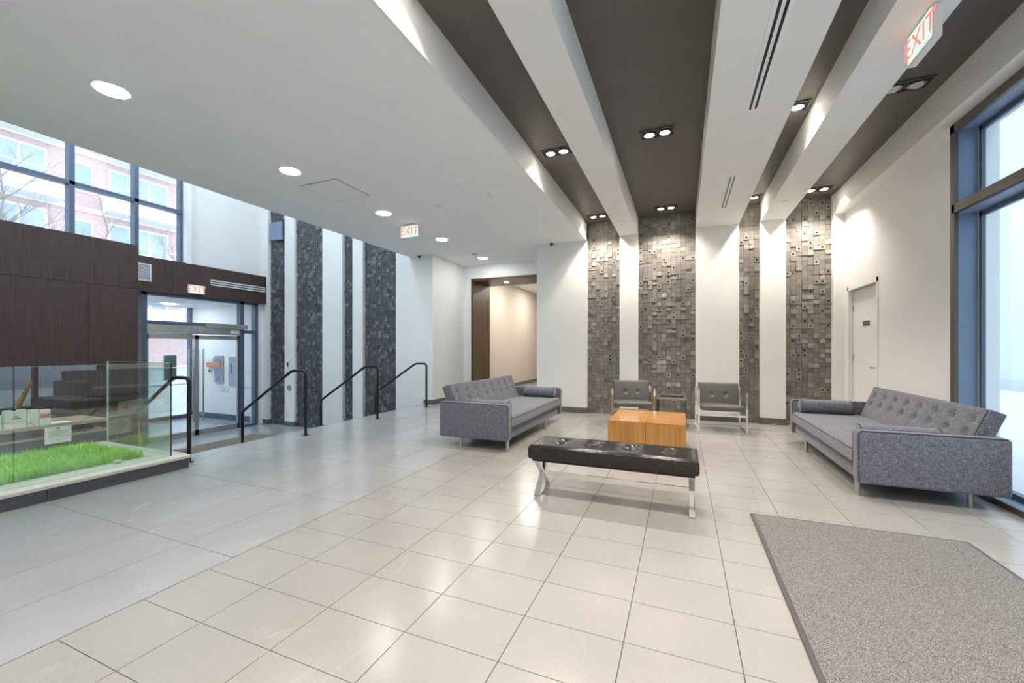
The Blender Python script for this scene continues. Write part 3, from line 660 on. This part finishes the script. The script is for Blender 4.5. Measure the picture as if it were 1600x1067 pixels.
tag(MB().box(-6.95, -6.80, 2.36, 2.56, CT, CT+0.004).build('paper_sheet', PAPER), 'loose white sheet lying flat on the tan counter', 'paper')
nt_ = thing('notice', 'white notice with a red mark hanging on the counter front', 'notice', (-6.725, 2.412, 0.195))
MB().box(0, 0.003, -0.112, 0.112, 0, 0.195).build('sheet', PAPER, nt_)
MB().box(0.003, 0.004, -0.017, 0.017, 0.165, 0.182).build('red_mark', RED, nt_)
for k in range(4): MB().box(0.003, 0.004, -0.085+0.008*(k % 2), 0.09-0.015*(k % 3), 0.137-0.02*k, 0.141-0.02*k).build('print', INK, nt_)
MB().box(0.003, 0.004, -0.015, 0.03, 0.035, 0.039).build('print', INK, nt_)

# wet-floor signs
def wet_sign(loc, rz, lab, fold):
    o = thing('wet_floor_sign', lab, 'floor sign', loc, rz, 'yellow caution signs')
    for s in (-1, 1):
        sp_ = 0.15 if not fold else 0.015
        vs = []
        for (x, z) in ((-0.15,0),(0.15,0),(0.085,0.64),(-0.085,0.64)):
            y = s*(sp_*(1-z/0.64)+0.008); vs += [(x,y-0.006,z),(x,y+0.006,z)]
        lf = MB().add(vs, [(0,2,4,6),(1,7,5,3),(0,1,3,2),(2,3,5,4),(4,5,7,6),(6,7,1,0)]).build('leaf', YELLOW, o)
        for k, z in enumerate((0.50, 0.43, 0.36, 0.20, 0.13)):
            hw = 0.06 if k < 3 else 0.04; y = s*(sp_*(1-z/0.64)+0.008+0.008)
            MB().box(-hw, hw, y-0.002, y+0.002, z-0.018 if k < 3 else z-0.01, z+0.018 if k < 3 else z+0.01).build('print', INK, lf)
    return o
wet_sign((-10.35, 4.80, LZ), 1.0, 'yellow folding caution sign standing by the entrance doors', False)
s2 = wet_sign((2.50, 3.93, 0.012), 0, 'yellow caution sign leaning folded in the tall window reveal', True); s2.rotation_euler = (-0.36, 0.0, 0.0); s2.scale = (0.5, 1, 1)

# ------------------------------------------------------------------ handrails
for k, (y, lab) in enumerate(((2.93, 'black tubular handrail beside the planter'), (4.503, 'black tubular handrail, next one along the steps from the planter rail'), (6.073, 'black tubular handrail, third along the steps from the planter'), (7.645, 'black tubular handrail at the wall end of the steps'))):
    o = thing('handrail', lab, 'handrail', (-5.2, y, 0), group='handrails down the steps')
    def arc(p0, p1, p2, n=5, q=0.07):
        p0, p1, p2 = Vector(p0), Vector(p1), Vector(p2); a = p1 + (p0-p1).normalized()*q; c = p1 + (p2-p1).normalized()*q
        return [tuple(a*(1-t)**2 + p1*2*t*(1-t) + c*t*t) for t in [i/n for i in range(n+1)]]
    P0, P1, P2, P3, P4 = (0,0,0.004), (0,0,0.96), (-0.28,0,0.96), (-1.40,0,0.27), (-1.40,0,-0.652)
    MB().tube([P0] + arc(P0,P1,P2) + arc(P1,P2,P3,4) + arc(P2,P3,P4,4,0.05) + [P4], 0.021, 12).build('rail', BLACKM, o, True)
    MB().lathe([(0.045,0),(0.045,0.006)], (0,0,0), 16).build('base_plate', BLACKM, o, True)

# ------------------------------------------------------------------ sofas
def sofa(label, loc, rz, L, D, legs, tufts):
    o = thing('sofa', label, 'sofa', loc, rz, 'pair of grey sofas')
    zb, za = 0.13, 0.59; ta = 0.13
    MB().rbox(ta-0.01, L-ta+0.01, 0.04, D-0.04, zb, 0.26, 0.012).build('base', FAB, o, True)
    for x in (0, L-ta):
        a = MB().rbox(x, x+ta, 0.0, D, zb, za, 0.028, 3).build('arm', FAB, o, True)
        for xx in (x+0.008, x+ta-0.008):
            MB().tube([(xx,0.012,zb+0.02),(xx,0.006,za-0.03),(xx,0.03,za-0.004),(xx,D-0.03,za-0.004)], 0.006, 6).build('piping', PIPE, a, True)
    MB().rbox(ta-0.01, L-ta+0.01, D-0.12, D-0.01, zb+0.01, 0.46, 0.02).build('back_rail', FAB, o, True)
    seat = MB().slab(L-2*ta-0.006, D-0.20, 0.17, 0.045, [((L-2*ta)*f, (D-0.20)*0.45, 0.012, 0.08) for f in (0.25, 0.5, 0.75)], 30, 10, 0.018, Matrix.Translation((ta+0.003, 0.0, 0.262))).build('seat_cushion', FAB, o, True)
    MB().tube([(ta+0.02,0.006,0.40),(L-ta-0.02,0.006,0.40)], 0.006, 6).build('piping', PIPE, seat, True)
    MB().tube([(ta+0.02,0.006,0.288),(L-ta-0.02,0.006,0.288)], 0.006, 6).build('piping', PIPE, seat, True)
    # backrest: slab leaning back; local x along length, local y up the slope, +z towards the front
    th = math.radians(22); bh = 0.445; bt = 0.125; wB = L-2*ta-0.01
    ex_, ey_, ez_ = Vector((1,0,0)), Vector((0, math.sin(th), math.cos(th))), Vector((0, -math.cos(th), math.sin(th)))
    org = Vector((ta+0.005, D-0.215+0.085, 0.415)) + ez_*(-0.03) + ey_*(-0.06)
    M = Matrix(((ex_.x,ey_.x,ez_.x,org.x),(ex_.y,ey_.y,ez_.y,org.y),(ex_.z,ey_.z,ez_.z,org.z),(0,0,0,1)))
    dm = []
    if tufts:
        n = 8
        for r_ in range(2):
            for i in range(n): dm.append((wB*(i+0.5+0.0*r_)/n, 0.06+(bh-0.06)*(0.40+0.30*r_), 0.034, 0.040))
    back = MB().slab(wB, bh, bt, 0.022, dm, 96, 24, 0.008, M).build('backrest', FAB, o, True)
    MB().tube([M @ Vector(p) for p in ((0.012,0.02,bt-0.006),(0.012,bh-0.012,bt-0.006),(wB-0.012,bh-0.012,bt-0.006),(wB-0.012,0.02,bt-0.006))], 0.006, 6).build('piping', PIPE, back, True)
    for (px, py, _, _) in dm:
        c = M @ Vector((px, py, bt-0.030)); MB().lathe([(0.0,-0.006),(0.014,-0.004),(0.016,0.0),(0.012,0.005),(0.0,0.006)], c, 10).build('button', FAB, back, True)
    for x in (ta+0.095, L-ta-0.095):
        bo = MB().lathe([(0.0,0.06),(0.07,0.062),(0.088,0.075),(0.09,0.10),(0.09,0.60),(0.088,0.625),(0.07,0.638),(0.0,0.64)], (x, 0, 0.525), 24, 'y').build('bolster', FAB, o, True)
        for yy_ in (0.078, 0.622): MB().tube([(x+0.0885*math.cos(t*PI/12), yy_, 0.525+0.0885*math.sin(t*PI/12)) for t in range(25)], 0.005, 6, cap=False).build('piping', PIPE, bo, True)
    for (x, y) in legs: MB().lathe([(0.021,0),(0.021,zb+0.01)], (x, y, 0), 14).build('leg', LEGM, o, True)
    return o
sofa('long grey tweed sofa with button-tufted back beside the tall window', (1.40, 6.85, 0), -PI/2, 2.43, 0.97, [(2.43-0.14, 0.04), (2.43-0.15, 0.79), (0.65, 0.04), (0.65, 0.79)], True)
sofa('grey tweed sofa with its back to the walkway, near the walnut portal', (-2.0, 4.70, 0), PI/2, 2.48, 1.0, [(0.06, 0.03), (0.06, 0.70), (1.62, 0.04), (1.62, 0.70)], True)

# ------------------------------------------------------------------ bench
bn = thing('bench', 'black tufted leather bench on chrome crossed legs', 'bench', (-1.24, 3.36, 0))
BL, BD = 1.36, 0.44
dm = []
for f in (0.18, 0.40, 0.62, 0.84): dm += [(BL*f, BD*0.36, 0.022, 0.05), (BL*f+0.012, BD*0.66, 0.022, 0.05)]
cu = MB().slab(BL, BD, 0.125, 0.03, dm, 60, 22, 0.012, Matrix.Translation((0, 0, 0.335))).build('cushion', LEATH, bn, True)
for (x, y, _, _) in dm: MB().lathe([(0.0,-0.004),(0.012,-0.002),(0.012,0.003),(0.0,0.006)], (x, y, 0.452), 10).build('button', LEATH, cu, True)
MB().box(0.03, BL-0.03, 0.03, BD-0.03, 0.318, 0.338).build('seat_board', BLACKM, bn)
for x in (0.06, BL-0.05):
    MB().tube([(x, 0.05, 0.012), (x, 0.39, 0.32)], 0, flat=(0.042, 0.020)).build('leg', CHROME, bn)
    MB().tube([(x, 0.39, 0.012), (x, 0.05, 0.32)], 0, flat=(0.042, 0.020)).build('leg', CHROME, bn)
    MB().box(x-0.021, x+0.021, 0.04, 0.40, 0, 0.012).build('foot_bar', CHROME, bn)
    MB().box(x-0.021, x+0.021, 0.04, 0.40, 0.308, 0.320).build('top_bar', CHROME, bn)
MB().box(0.06, BL-0.05, 0.212, 0.228, 0.145, 0.187).build('stretcher', CHROME, bn)

# ------------------------------------------------------------------ coffee table
tb = thing('coffee_table', 'honey-coloured wooden block coffee table in two halves', 'table', (-0.845, 5.117, 0))
TW, TD, TH = 0.885, 0.95, 0.42
for (x0, x1) in ((0.0, TW/2-0.001), (TW/2+0.001, TW)):
    bk = MB().box(x0+0.012, x1-0.012, 0.012, TD-0.012, 0, TH-0.02).build('block', OAK, tb)
    MB().rbox(x0, x1, 0, TD, TH-0.02, TH, 0.002).build('top_board', OAKT, bk)
    ww = (x1-x0)
    for (a, c) in ((0.0, 0.45), (0.45, 1.0)):
        MB().box(x0+ww*a+0.001, x0+ww*c-0.001, 0, 0.012, 0, TH-0.021).build('plank', OAK, bk)
        MB().box(x0+ww*a+0.001, x0+ww*c-0.001, TD-0.012, TD, 0, TH-0.021).build('plank', OAK, bk)
    xs_ = (x0, x0+0.012) if x0 == 0 else (x1-0.012, x1)
    for q in range(4): MB().box(xs_[0], xs_[1], 0.013+0.231*q, 0.013+0.231*(q+1)-0.002, 0, TH-0.021).build('plank', OAK, bk)

# ------------------------------------------------------------------ armchairs
def armchair(label, loc, rz):
    o = thing('armchair', label, 'armchair', loc, rz, 'chrome armchairs')
    w2 = 0.33
    for s in (-1, 1):
        x = s*w2; b = MB(); q = 0.016
        b.box(x-0.014, x+0.014, -0.356, -0.344, 0, 0.64); b.box(x-0.014, x+0.014, 0.294, 0.306, 0, 0.66)
        b.add([(x-0.014,-0.356,0.632),(x+0.014,-0.356,0.632),(x+0.014,0.306,0.655),(x-0.014,0.306,0.655),(x-0.014,-0.356,0.645),(x+0.014,-0.356,0.645),(x+0.014,0.306,0.668),(x-0.014,0.306,0.668)],
              [(0,3,2,1),(4,5,6,7),(0,1,5,4),(1,2,6,5),(2,3,7,6),(3,0,4,7)])
        b.box(x-0.014, x+0.014, -0.366, 0.316, 0, 0.014)
        b.build('side_frame', CHROME, o)
    for (y, z) in ((-0.35, 0.27), (0.30, 0.20), (0.30, 0.007)): MB().box(-w2+0.006, w2-0.006, y-0.007, y+0.007, max(z-0.016, 0.0), z+0.016).build('cross_bar', CHROME, o)
    MB().slab(0.60, 0.60, 0.085, 0.03, [], 12, 12, 0.015, Matrix.Translation((-0.30, -0.345, 0.335)) @ Matrix.Rotation(math.radians(-3), 4, 'X')).build('seat_cushion', LEATHG, o, True)
    th = math.radians(14)
    M = Matrix.Translation((-0.30, 0.20, 0.36)) @ Matrix.Rotation(math.radians(90)-th, 4, 'X')
    bc = MB().slab(0.60, 0.37, 0.075, 0.025, [(0.20,0.17,0.022,0.032),(0.40,0.17,0.022,0.032)], 36, 20, 0.01, M).build('back_cushion', LEATHG, o, True)
    for x in (0.20, 0.40):
        MB().tube([M @ Vector((x, 0.03, 0.079)), M @ Vector((x, 0.10, 0.080)), M @ Vector((x, 0.17, 0.060)), M @ Vector((x, 0.24, 0.080)), M @ Vector((x, 0.345, 0.077))], 0.0025, 5).build('seam', DGREY, bc, True)
        MB().lathe([(0.0,-0.006),(0.010,0),(0.0,0.006)], M @ Vector((x, 0.17, 0.062)), 8).build('button', DGREY, bc, True)
    return o
armchair('grey leather chrome armchair on the window side of the glass side table', (0.555, 7.385, 0), 0.04)
armchair('grey leather chrome armchair between the wooden table and the narrow mosaic strip', (-0.80, 7.32, 0), 0.17)

# side table
sd_ = thing('side_table', 'small glass-topped side table between the armchairs', 'table', (-0.17, 7.45, 0))
b = MB()
for x in (-0.22, 0.22):
    for y in (-0.28, 0.28): b = MB().box(x-0.014, x+0.014, y-0.014, y+0.014, 0, 0.465).build('leg', DGREY, sd_)
MB().box(-0.236, 0.236, -0.30, -0.25, 0.465, 0.495).box(-0.236, 0.236, 0.25, 0.30, 0.465, 0.495).box(-0.236, -0.19, -0.25, 0.25, 0.465, 0.495).box(0.19, 0.236, -0.25, 0.25, 0.465, 0.495).build('frame', STEEL, sd_)
MB().box(-0.19, 0.19, -0.25, 0.25, 0.478, 0.488).build('glass_top', glass('table_glass', (0.55,0.68,0.62), 1.6), sd_)

# ------------------------------------------------------------------ mats
m1 = thing('floor_mat', 'charcoal carpet mat with dark rubber border on the lounge floor', 'mat', (1.125, 2.1, 0))
MB().rbox(-0.635, 0.635, -1.60, 1.59, 0.0005, 0.012, 0.003).build('border', DGREY, m1); MB().box(-0.612, 0.612, -1.575, 1.567, 0.010, 0.0145).build('pile', MATC, m1)
m2 = thing('floor_mat', 'brown entrance mat at the foot of the steps', 'mat', (-9.3, 6.1, LZ))
MB().rbox(-0.46, 0.46, -0.9, 0.9, 0.0005, 0.010, 0.003).build('border', DGREY, m2); MB().box(-0.45, 0.45, -0.89, 0.89, 0.008, 0.012).build('pile', MATE, m2)

# ------------------------------------------------------------------ ceiling lights
LX = -4.39
places = [(1.89, 'beside the planter'), (3.58, 'before the access panel'), (5.27, 'between the access panel and the exit sign'), (6.98, 'past the hanging exit sign'), (8.80, 'in the corridor nook'), (0.2, None), (-1.5, None), (-3.2, None)]
for (y, wh) in places:
    o = thing('downlight', 'round white LED downlight in the low ceiling ' + (wh or 'further along the walkway'), 'ceiling light', (LX, y, ZS), group='LED downlights over the walkway')
    MB().lathe([(0.125,-0.006),(0.130,0)], (0,0,0), 28).build('trim_ring', PLAST, o, True)
    MB().lathe([(0.112,-0.0075),(0.112,-0.006)], (0,0,0), 28).build('diffuser', LEDM, o)
for (x, y) in ((-7.3, 6.6), (-9.3, 6.6), (-7.3, 4.2), (-9.3, 4.2), (-7.3, 1.4), (-9.3, 1.4), (-8.3, -1.8)):  # lamps added out of view to brighten the entrance side
    o = thing('downlight', 'large round downlight added in the unseen high ceiling to brighten the entrance', 'ceiling light', (x, y, 7.6), group='added high entrance downlights')
    MB().lathe([(0.21,-0.006),(0.22,0)], (0,0,0), 28).build('trim_ring', PLAST, o, True)
    MB().lathe([(0.20,-0.0075),(0.20,-0.006)], (0,0,0), 28).build('diffuser', LEDH, o)
tag(MB().lathe([(0.06,-0.01),(0.06,0)], (-4.3, 10.0, PZ-0.06), 16).build('downlight', BULB), 'small warm downlight in the head of the walnut portal', 'ceiling light')
cl = bpy.data.lights.new('corridor_lamp', 'AREA'); cl.shape = 'DISK'; cl.size = 0.2; cl.energy = 45; cl.color = (1.0, 0.93, 0.84)
for y in (11.5, 13.8):
    f = thing('downlight', 'warm corridor downlight beyond the portal', 'ceiling light', (-4.2, y, 3.42), group='corridor downlights')
    MB().lathe([(0.10,-0.008),(0.10,0)], (0,0,0), 20).build('trim_ring', PLAST, f, True)
    lo = bpy.data.objects.new('lamp', cl); C.objects.link(lo); lo.parent = f; lo.location = (0, 0, -0.012)

spot = bpy.data.lights.new('halogen', 'SPOT'); spot.energy = SPOT_W; spot.color = WARM; spot.spot_size = math.radians(118); spot.spot_blend = 0.7; spot.shadow_soft_size = 0.03
def twin(x, y, lab, on=True, single=False):
    o = thing('twin_spotlight', lab, 'spotlight', (x, y, ZD), group='recessed spotlights in the dark ceiling')
    xs_ = (0,) if single else (-0.085, 0.085); hw = 0.10 if single else 0.19
    b = MB().box(-hw, hw, -0.10, -0.085, -0.014, 0).box(-hw, hw, 0.085, 0.10, -0.014, 0).box(-hw, -hw+0.015, -0.085, 0.085, -0.014, 0).box(hw-0.015, hw, -0.085, 0.085, -0.014, 0)
    b.build('trim_frame', DGREY, o)
    MB().box(-hw+0.015, hw-0.015, -0.085, 0.085, -0.004, 0).build('tray', BLACKM, o)
    for xx in xs_:
        bl = MB().lathe([(0.066,-0.004),(0.066,-0.02),(0.060,-0.024),(0.052,-0.010)], (xx,0,0), 24).build('lamp_ring', DGREY if on else STEEL, o, True)
        MB().lathe([(0.048,-0.019),(0.048,-0.012)], (xx,0,0), 20).build('lens', BULB if on else BULBOFF, bl)
        if on:
            l = bpy.data.objects.new('lamp', spot); C.objects.link(l); l.parent = bl; l.location = (xx, 0, -0.055)
    return o
for (y, wy) in ((7.80, 'close to the mosaic wall'), (5.05, 'over the seating'), (2.25, None), (-0.55, None), (-3.3, None)):
    for k, (x, wx) in enumerate(((-1.47, 'bay by the low ceiling'), (-0.27, 'wide bay'), (1.10, 'narrow bay'), (1.96, 'bay by the right wall'))):
        lab = 'twin recessed spotlight in the dark %s, %s' % (wx, wy or 'towards the lobby end')
        if k == 2: lab = lab.replace('twin', 'single')
        if k == 3 and y == 5.05: lab = 'unlit twin recessed spotlight beside the exit sign beam'
        twin(x, y, lab, not (k == 3 and y == 5.05), k == 2)

# ------------------------------------------------------------------ ceiling fittings
es = thing('exit_sign', 'lit exit sign fixed under the white beam beside the tall window', 'exit sign', (1.453, 3.40, ZB))
MB().rbox(0.003, 0.05, 0.0, 0.32, -0.215, 0.0, 0.005).build('housing', PLAST, es)
MB().box(0.0, 0.003, 0.012, 0.308, -0.20, -0.015).build('face', EXITF, es)
text_mesh('EXIT', 0.19, EXITR, es, Matrix(((0,0,-1,-0.001),(-1,0,0,0.16),(0,1,0,-0.107),(0,0,0,1))))
e2 = thing('exit_sign', 'lit exit sign hanging under the low white ceiling', 'exit sign', (-4.37, 5.93, ZS))
MB().box(-0.10, 0.10, -0.05, 0.05, -0.02, 0).build('canopy', STEEL, e2)
MB().rbox(-0.18, 0.18, -0.022, 0.022, -0.23, -0.02, 0.005).build('housing', PLAST, e2); MB().box(-0.17, 0.17, -0.025, -0.022, -0.22, -0.03).build('face', EXITF, e2)
text_mesh('EXIT', 0.19, EXITR, e2, Matrix(((1,0,0,0),(0,0,-1,-0.026),(0,1,0,-0.125),(0,0,0,1))))
def pix(px, py, z):     # direction of a photo pixel carried to a known height
    u, v = (px-800)/643.0, (544-py)/643.0; A = math.atan(266/643.0); c, s = math.cos(A), math.sin(A); t = (z-1.3)/v
    return ((u*c-s)*t, (u*s+c)*t, z)
def pix_on_x(px, X):    # Y of a photo column on the plane x = X
    u = (px-800)/643.0; A = math.atan(266/643.0); c, s = math.cos(A), math.sin(A)
    return X*(u*s+c)/(u*c-s)
for (px, py, r, nm, lab) in ((684,321,0.05,'sprinkler_cover','round white sprinkler cover past the ceiling access panel'), (767,303,0.055,'smoke_detector','white smoke detector near the white drop face'), (714,384,0.09,'ceiling_speaker','round white ceiling plate past the hanging exit sign'), (741,397,0.075,'ceiling_vent','round grey ceiling vent by the corridor nook')):
    o = thing(nm, lab, nm.split('_')[-1], pix(px, py, ZS))
    MB().lathe([(r*0.8,-0.014),(r,-0.006),(r,0)], (0,0,0), 24).build('cover', GREYP if 'vent' in nm else PLAST, o, True)
    if nm == 'smoke_detector': MB().lathe([(0.02,-0.045),(0.034,-0.035),(0.036,-0.014)], (0,0,0), 16).build('sensor_head', PLAST, o, True)
for (px, py, lab) in ((655,401,'small white dome camera at the edge of the low ceiling'), (862,381,'small white dome camera beside the wide white pier')):
    o = thing('security_camera', lab, 'camera', pix(px, py-3, ZS))
    MB().lathe([(0.055,-0.03),(0.06,-0.02),(0.06,0)], (0,0,0), 20).build('mount', PLAST, o, True); MB().lathe([(0.0,-0.075),(0.022,-0.07),(0.038,-0.05),(0.042,-0.03)], (0,0,0), 20).build('dome', BLACKM, o, True)
x, y, _ = pix(525, 298, ZS)
o = thing('access_panel', 'square white access panel in the low ceiling', 'access panel', (x, y, ZS))
MB().box(-0.30, 0.30, -0.30, 0.30, -0.006, 0).build('panel', CEIL, o)
MB().box(-0.31, 0.31, -0.31, -0.303, -0.003, 0).box(-0.31, 0.31, 0.303, 0.31, -0.003, 0).box(-0.31, -0.303, -0.303, 0.303, -0.003, 0).box(0.303, 0.31, -0.303, 0.303, -0.003, 0).build('gap', DGREY, o)
o = thing('access_panel', 'dark access panel flush in the wide dark ceiling bay', 'access panel', (-0.29, 7.25, ZD))
MB().box(-0.24, 0.24, -0.24, 0.24, -0.004, 0).build('panel', DARKC, o)
for (y0, y1, lab) in ((2.6, 4.30, 'long double slot diffuser in the wide white beam'), (5.86, 7.14, 'shorter double slot diffuser in the wide white beam near the mosaic wall')):
    o = thing('slot_diffuser', lab, 'air diffuser', (0.59, y0, ZB), group='beam slot diffusers')
    MB().box(-0.06, 0.06, 0, y1-y0, -0.003, 0).build('flange', CEIL, o)
    for x in (-0.022, 0.022): MB().box(x-0.010, x+0.010, 0.02, y1-y0-0.02, -0.0045, -0.003).build('slot', BLACKM, o)
for (px, py, lab) in ((1228, 314, 'round sprinkler cover under the white beam near the right wall'), (973, 346, 'round sprinkler cover under the narrow white beam')):
    o = thing('sprinkler_cover', lab, 'sprinkler', pix(px, py, ZB)); MB().lathe([(0.04,-0.01),(0.045,0)], (0,0,0), 20).build('cover', PLAST, o, True)
dl = thing('door_stop', 'small round floor door stop by the grey base', 'door stop', (1.42, 8.05, 0)); MB().lathe([(0.022,0),(0.022,0.02),(0.014,0.035)], (0,0,0), 14).build('stop', STEEL, dl, True)

# ------------------------------------------------------------------ outside
PAVE = mat('pale_pavement', (0.55,0.55,0.55), 0.9, var=0.06, vscale=1)
struct('ground_street', MB().box(-60, XE-3.2, -30, 60, LZ-0.4, LZ-0.05), PAVE, label='pale pavement outside the entrance')
struct('ground_terrace', MB().box(XR+0.33, 40, -30, 40, -0.35, -0.03), PAVE, label='pale terrace outside the tall window')
lw = thing('garden_wall', 'low white brick wall outside the entrance', 'wall', (-16.2, 2, LZ-0.05))
MB().box(-0.3, 0, 0, 9, 0, 1.5).build('wall_body', brick('white_brick', (0.72,0.72,0.74), (0.66,0.66,0.69), (0.50,0.50,0.54), 3.2), lw); MB().box(-0.34, 0.04, -0.02, 9.02, 1.5, 1.56).build('coping', STONE, lw)
pw = thing('terrace_wall', 'tall white rendered building wall across the terrace', 'building', (9.5, 0, -0.05)); MB().box(0, 0.3, -25, 30, 0, 14).build('wall_body', mat('pale_blue_render', (0.46,0.50,0.54), 0.8, var=0.04, vscale=0.3), pw); MB().box(-0.02, 0.0, -25, 30, 0, 0.35).build('plinth', GREYP, pw)  # made this tall so the wall covers the brighter sky behind it
# brick apartment block across the street
BX = -27.0
bd = thing('apartment_block', 'pale brick apartment block with white balconies across the street', 'building', (BX, 0, LZ-0.05))
BR = brick('pink_brick', (0.62,0.40,0.36), (0.55,0.35,0.32), (0.62,0.56,0.54), 3.0)
OW = mat('white_stucco', (0.80,0.80,0.80), 0.8, var=0.03); WG = mat('far_window_glass', (0.35,0.42,0.50), 0.1, var=0.2, vscale=0.5)
MB().box(-6, 0, -12, 30, 0, 22).build('wall_body', BR, bd)
for fz in range(1, 7):
    z = fz*2.75 + 0.9
    for k, y in enumerate((-8.0, -3.2, 1.6, 6.4, 11.2, 16.0, 20.8)):
        MB().box(0, 1.1, y, y+3.2, z-0.22, z).build('balcony_slab', OW, bd)
        MB().box(1.0, 1.1, y, y+3.2, z, z+0.62).box(0, 1.0, y, y+0.1, z, z+0.62).box(0, 1.0, y+3.1, y+3.2, z, z+0.62).build('balcony_parapet', BR if k % 2 else OW, bd)
        rl = MB().tube([(1.05, y, z+0.95), (1.05, y+3.2, z+0.95)], 0.025, 6)
        for q in range(5): rl.tube([(1.05, y+0.05+q*0.775, z+0.6), (1.05, y+0.05+q*0.775, z+0.95)], 0.015, 5)
        rl.build('balcony_rail', OW, bd)
        wn = MB().box(0, 0.05, y+0.3, y+2.9, z, z+2.15).build('window', OW, bd)
        for (a, c) in ((0.38, 1.12), (1.2, 1.98), (2.06, 2.82)): MB().box(0.05, 0.06, y+a, y+c, z+0.1, z+2.05).build('pane', WG, wn)
    for y in (-4.4, 0.45, 5.2, 10.0, 14.8, 19.6):
        wn = MB().box(0, 0.05, y, y+0.9, z+0.6, z+2.0).build('window', OW, bd); MB().box(0.05, 0.06, y+0.07, y+0.83, z+0.67, z+1.93).build('pane', WG, wn)
    MB().box(0, 0.06, -12, 30, z-0.32, z-0.10).build('band', OW, bd)
# bare street trees
BARK = mat('pale_bark', (0.26,0.23,0.22), 0.9, var=0.2, vscale=12)
def bare_tree(loc, seed, h, lab):
    rnd = random.Random(seed); o = thing('bare_tree', lab, 'tree', loc, group='bare street trees'); tr = MB(); br = MB()
    def grow(p, d, L, r, lev, mbk):
        pts = [p]; q = Vector(p)
        for i in range(4):
            d = (d + Vector((rnd.uniform(-1,1), rnd.uniform(-1,1), rnd.uniform(-0.3,0.6)))*0.16).normalized(); q = q + d*L/4; pts.append(q.copy())
        mbk.tube(pts, [r*(1-0.14*i) for i in range(5)], 6 if lev < 2 else 4)
        if lev >= 4: return
        for k in range(rnd.choice([3,4]) if lev else 6):
            t = rnd.uniform(0.45, 1.0); i = min(3, int(t*4)); b0 = pts[i].lerp(pts[i+1], t*4-i)
            a = Vector((rnd.uniform(-1,1), rnd.uniform(-1,1), rnd.uniform(0.0,0.8))).normalized(); nd = (d*0.7 + a*0.9).normalized()
            grow(b0, nd, L*rnd.uniform(0.55,0.75), r*0.5, lev+1, br)
    grow(Vector((0,0,0)), Vector((0,0,1)), h*0.5, h*0.016, 0, tr)
    tr.build('trunk', BARK, o, True); br.build('branches', BARK, o, True)
bare_tree((-19.0, 5.4, LZ-0.05), 5, 8.0, 'bare street tree in front of the brick block, nearer the wood panelling')
bare_tree((-20.0, 12.2, LZ-0.05), 14, 8.0, 'bare street tree beside the white clerestory jamb')
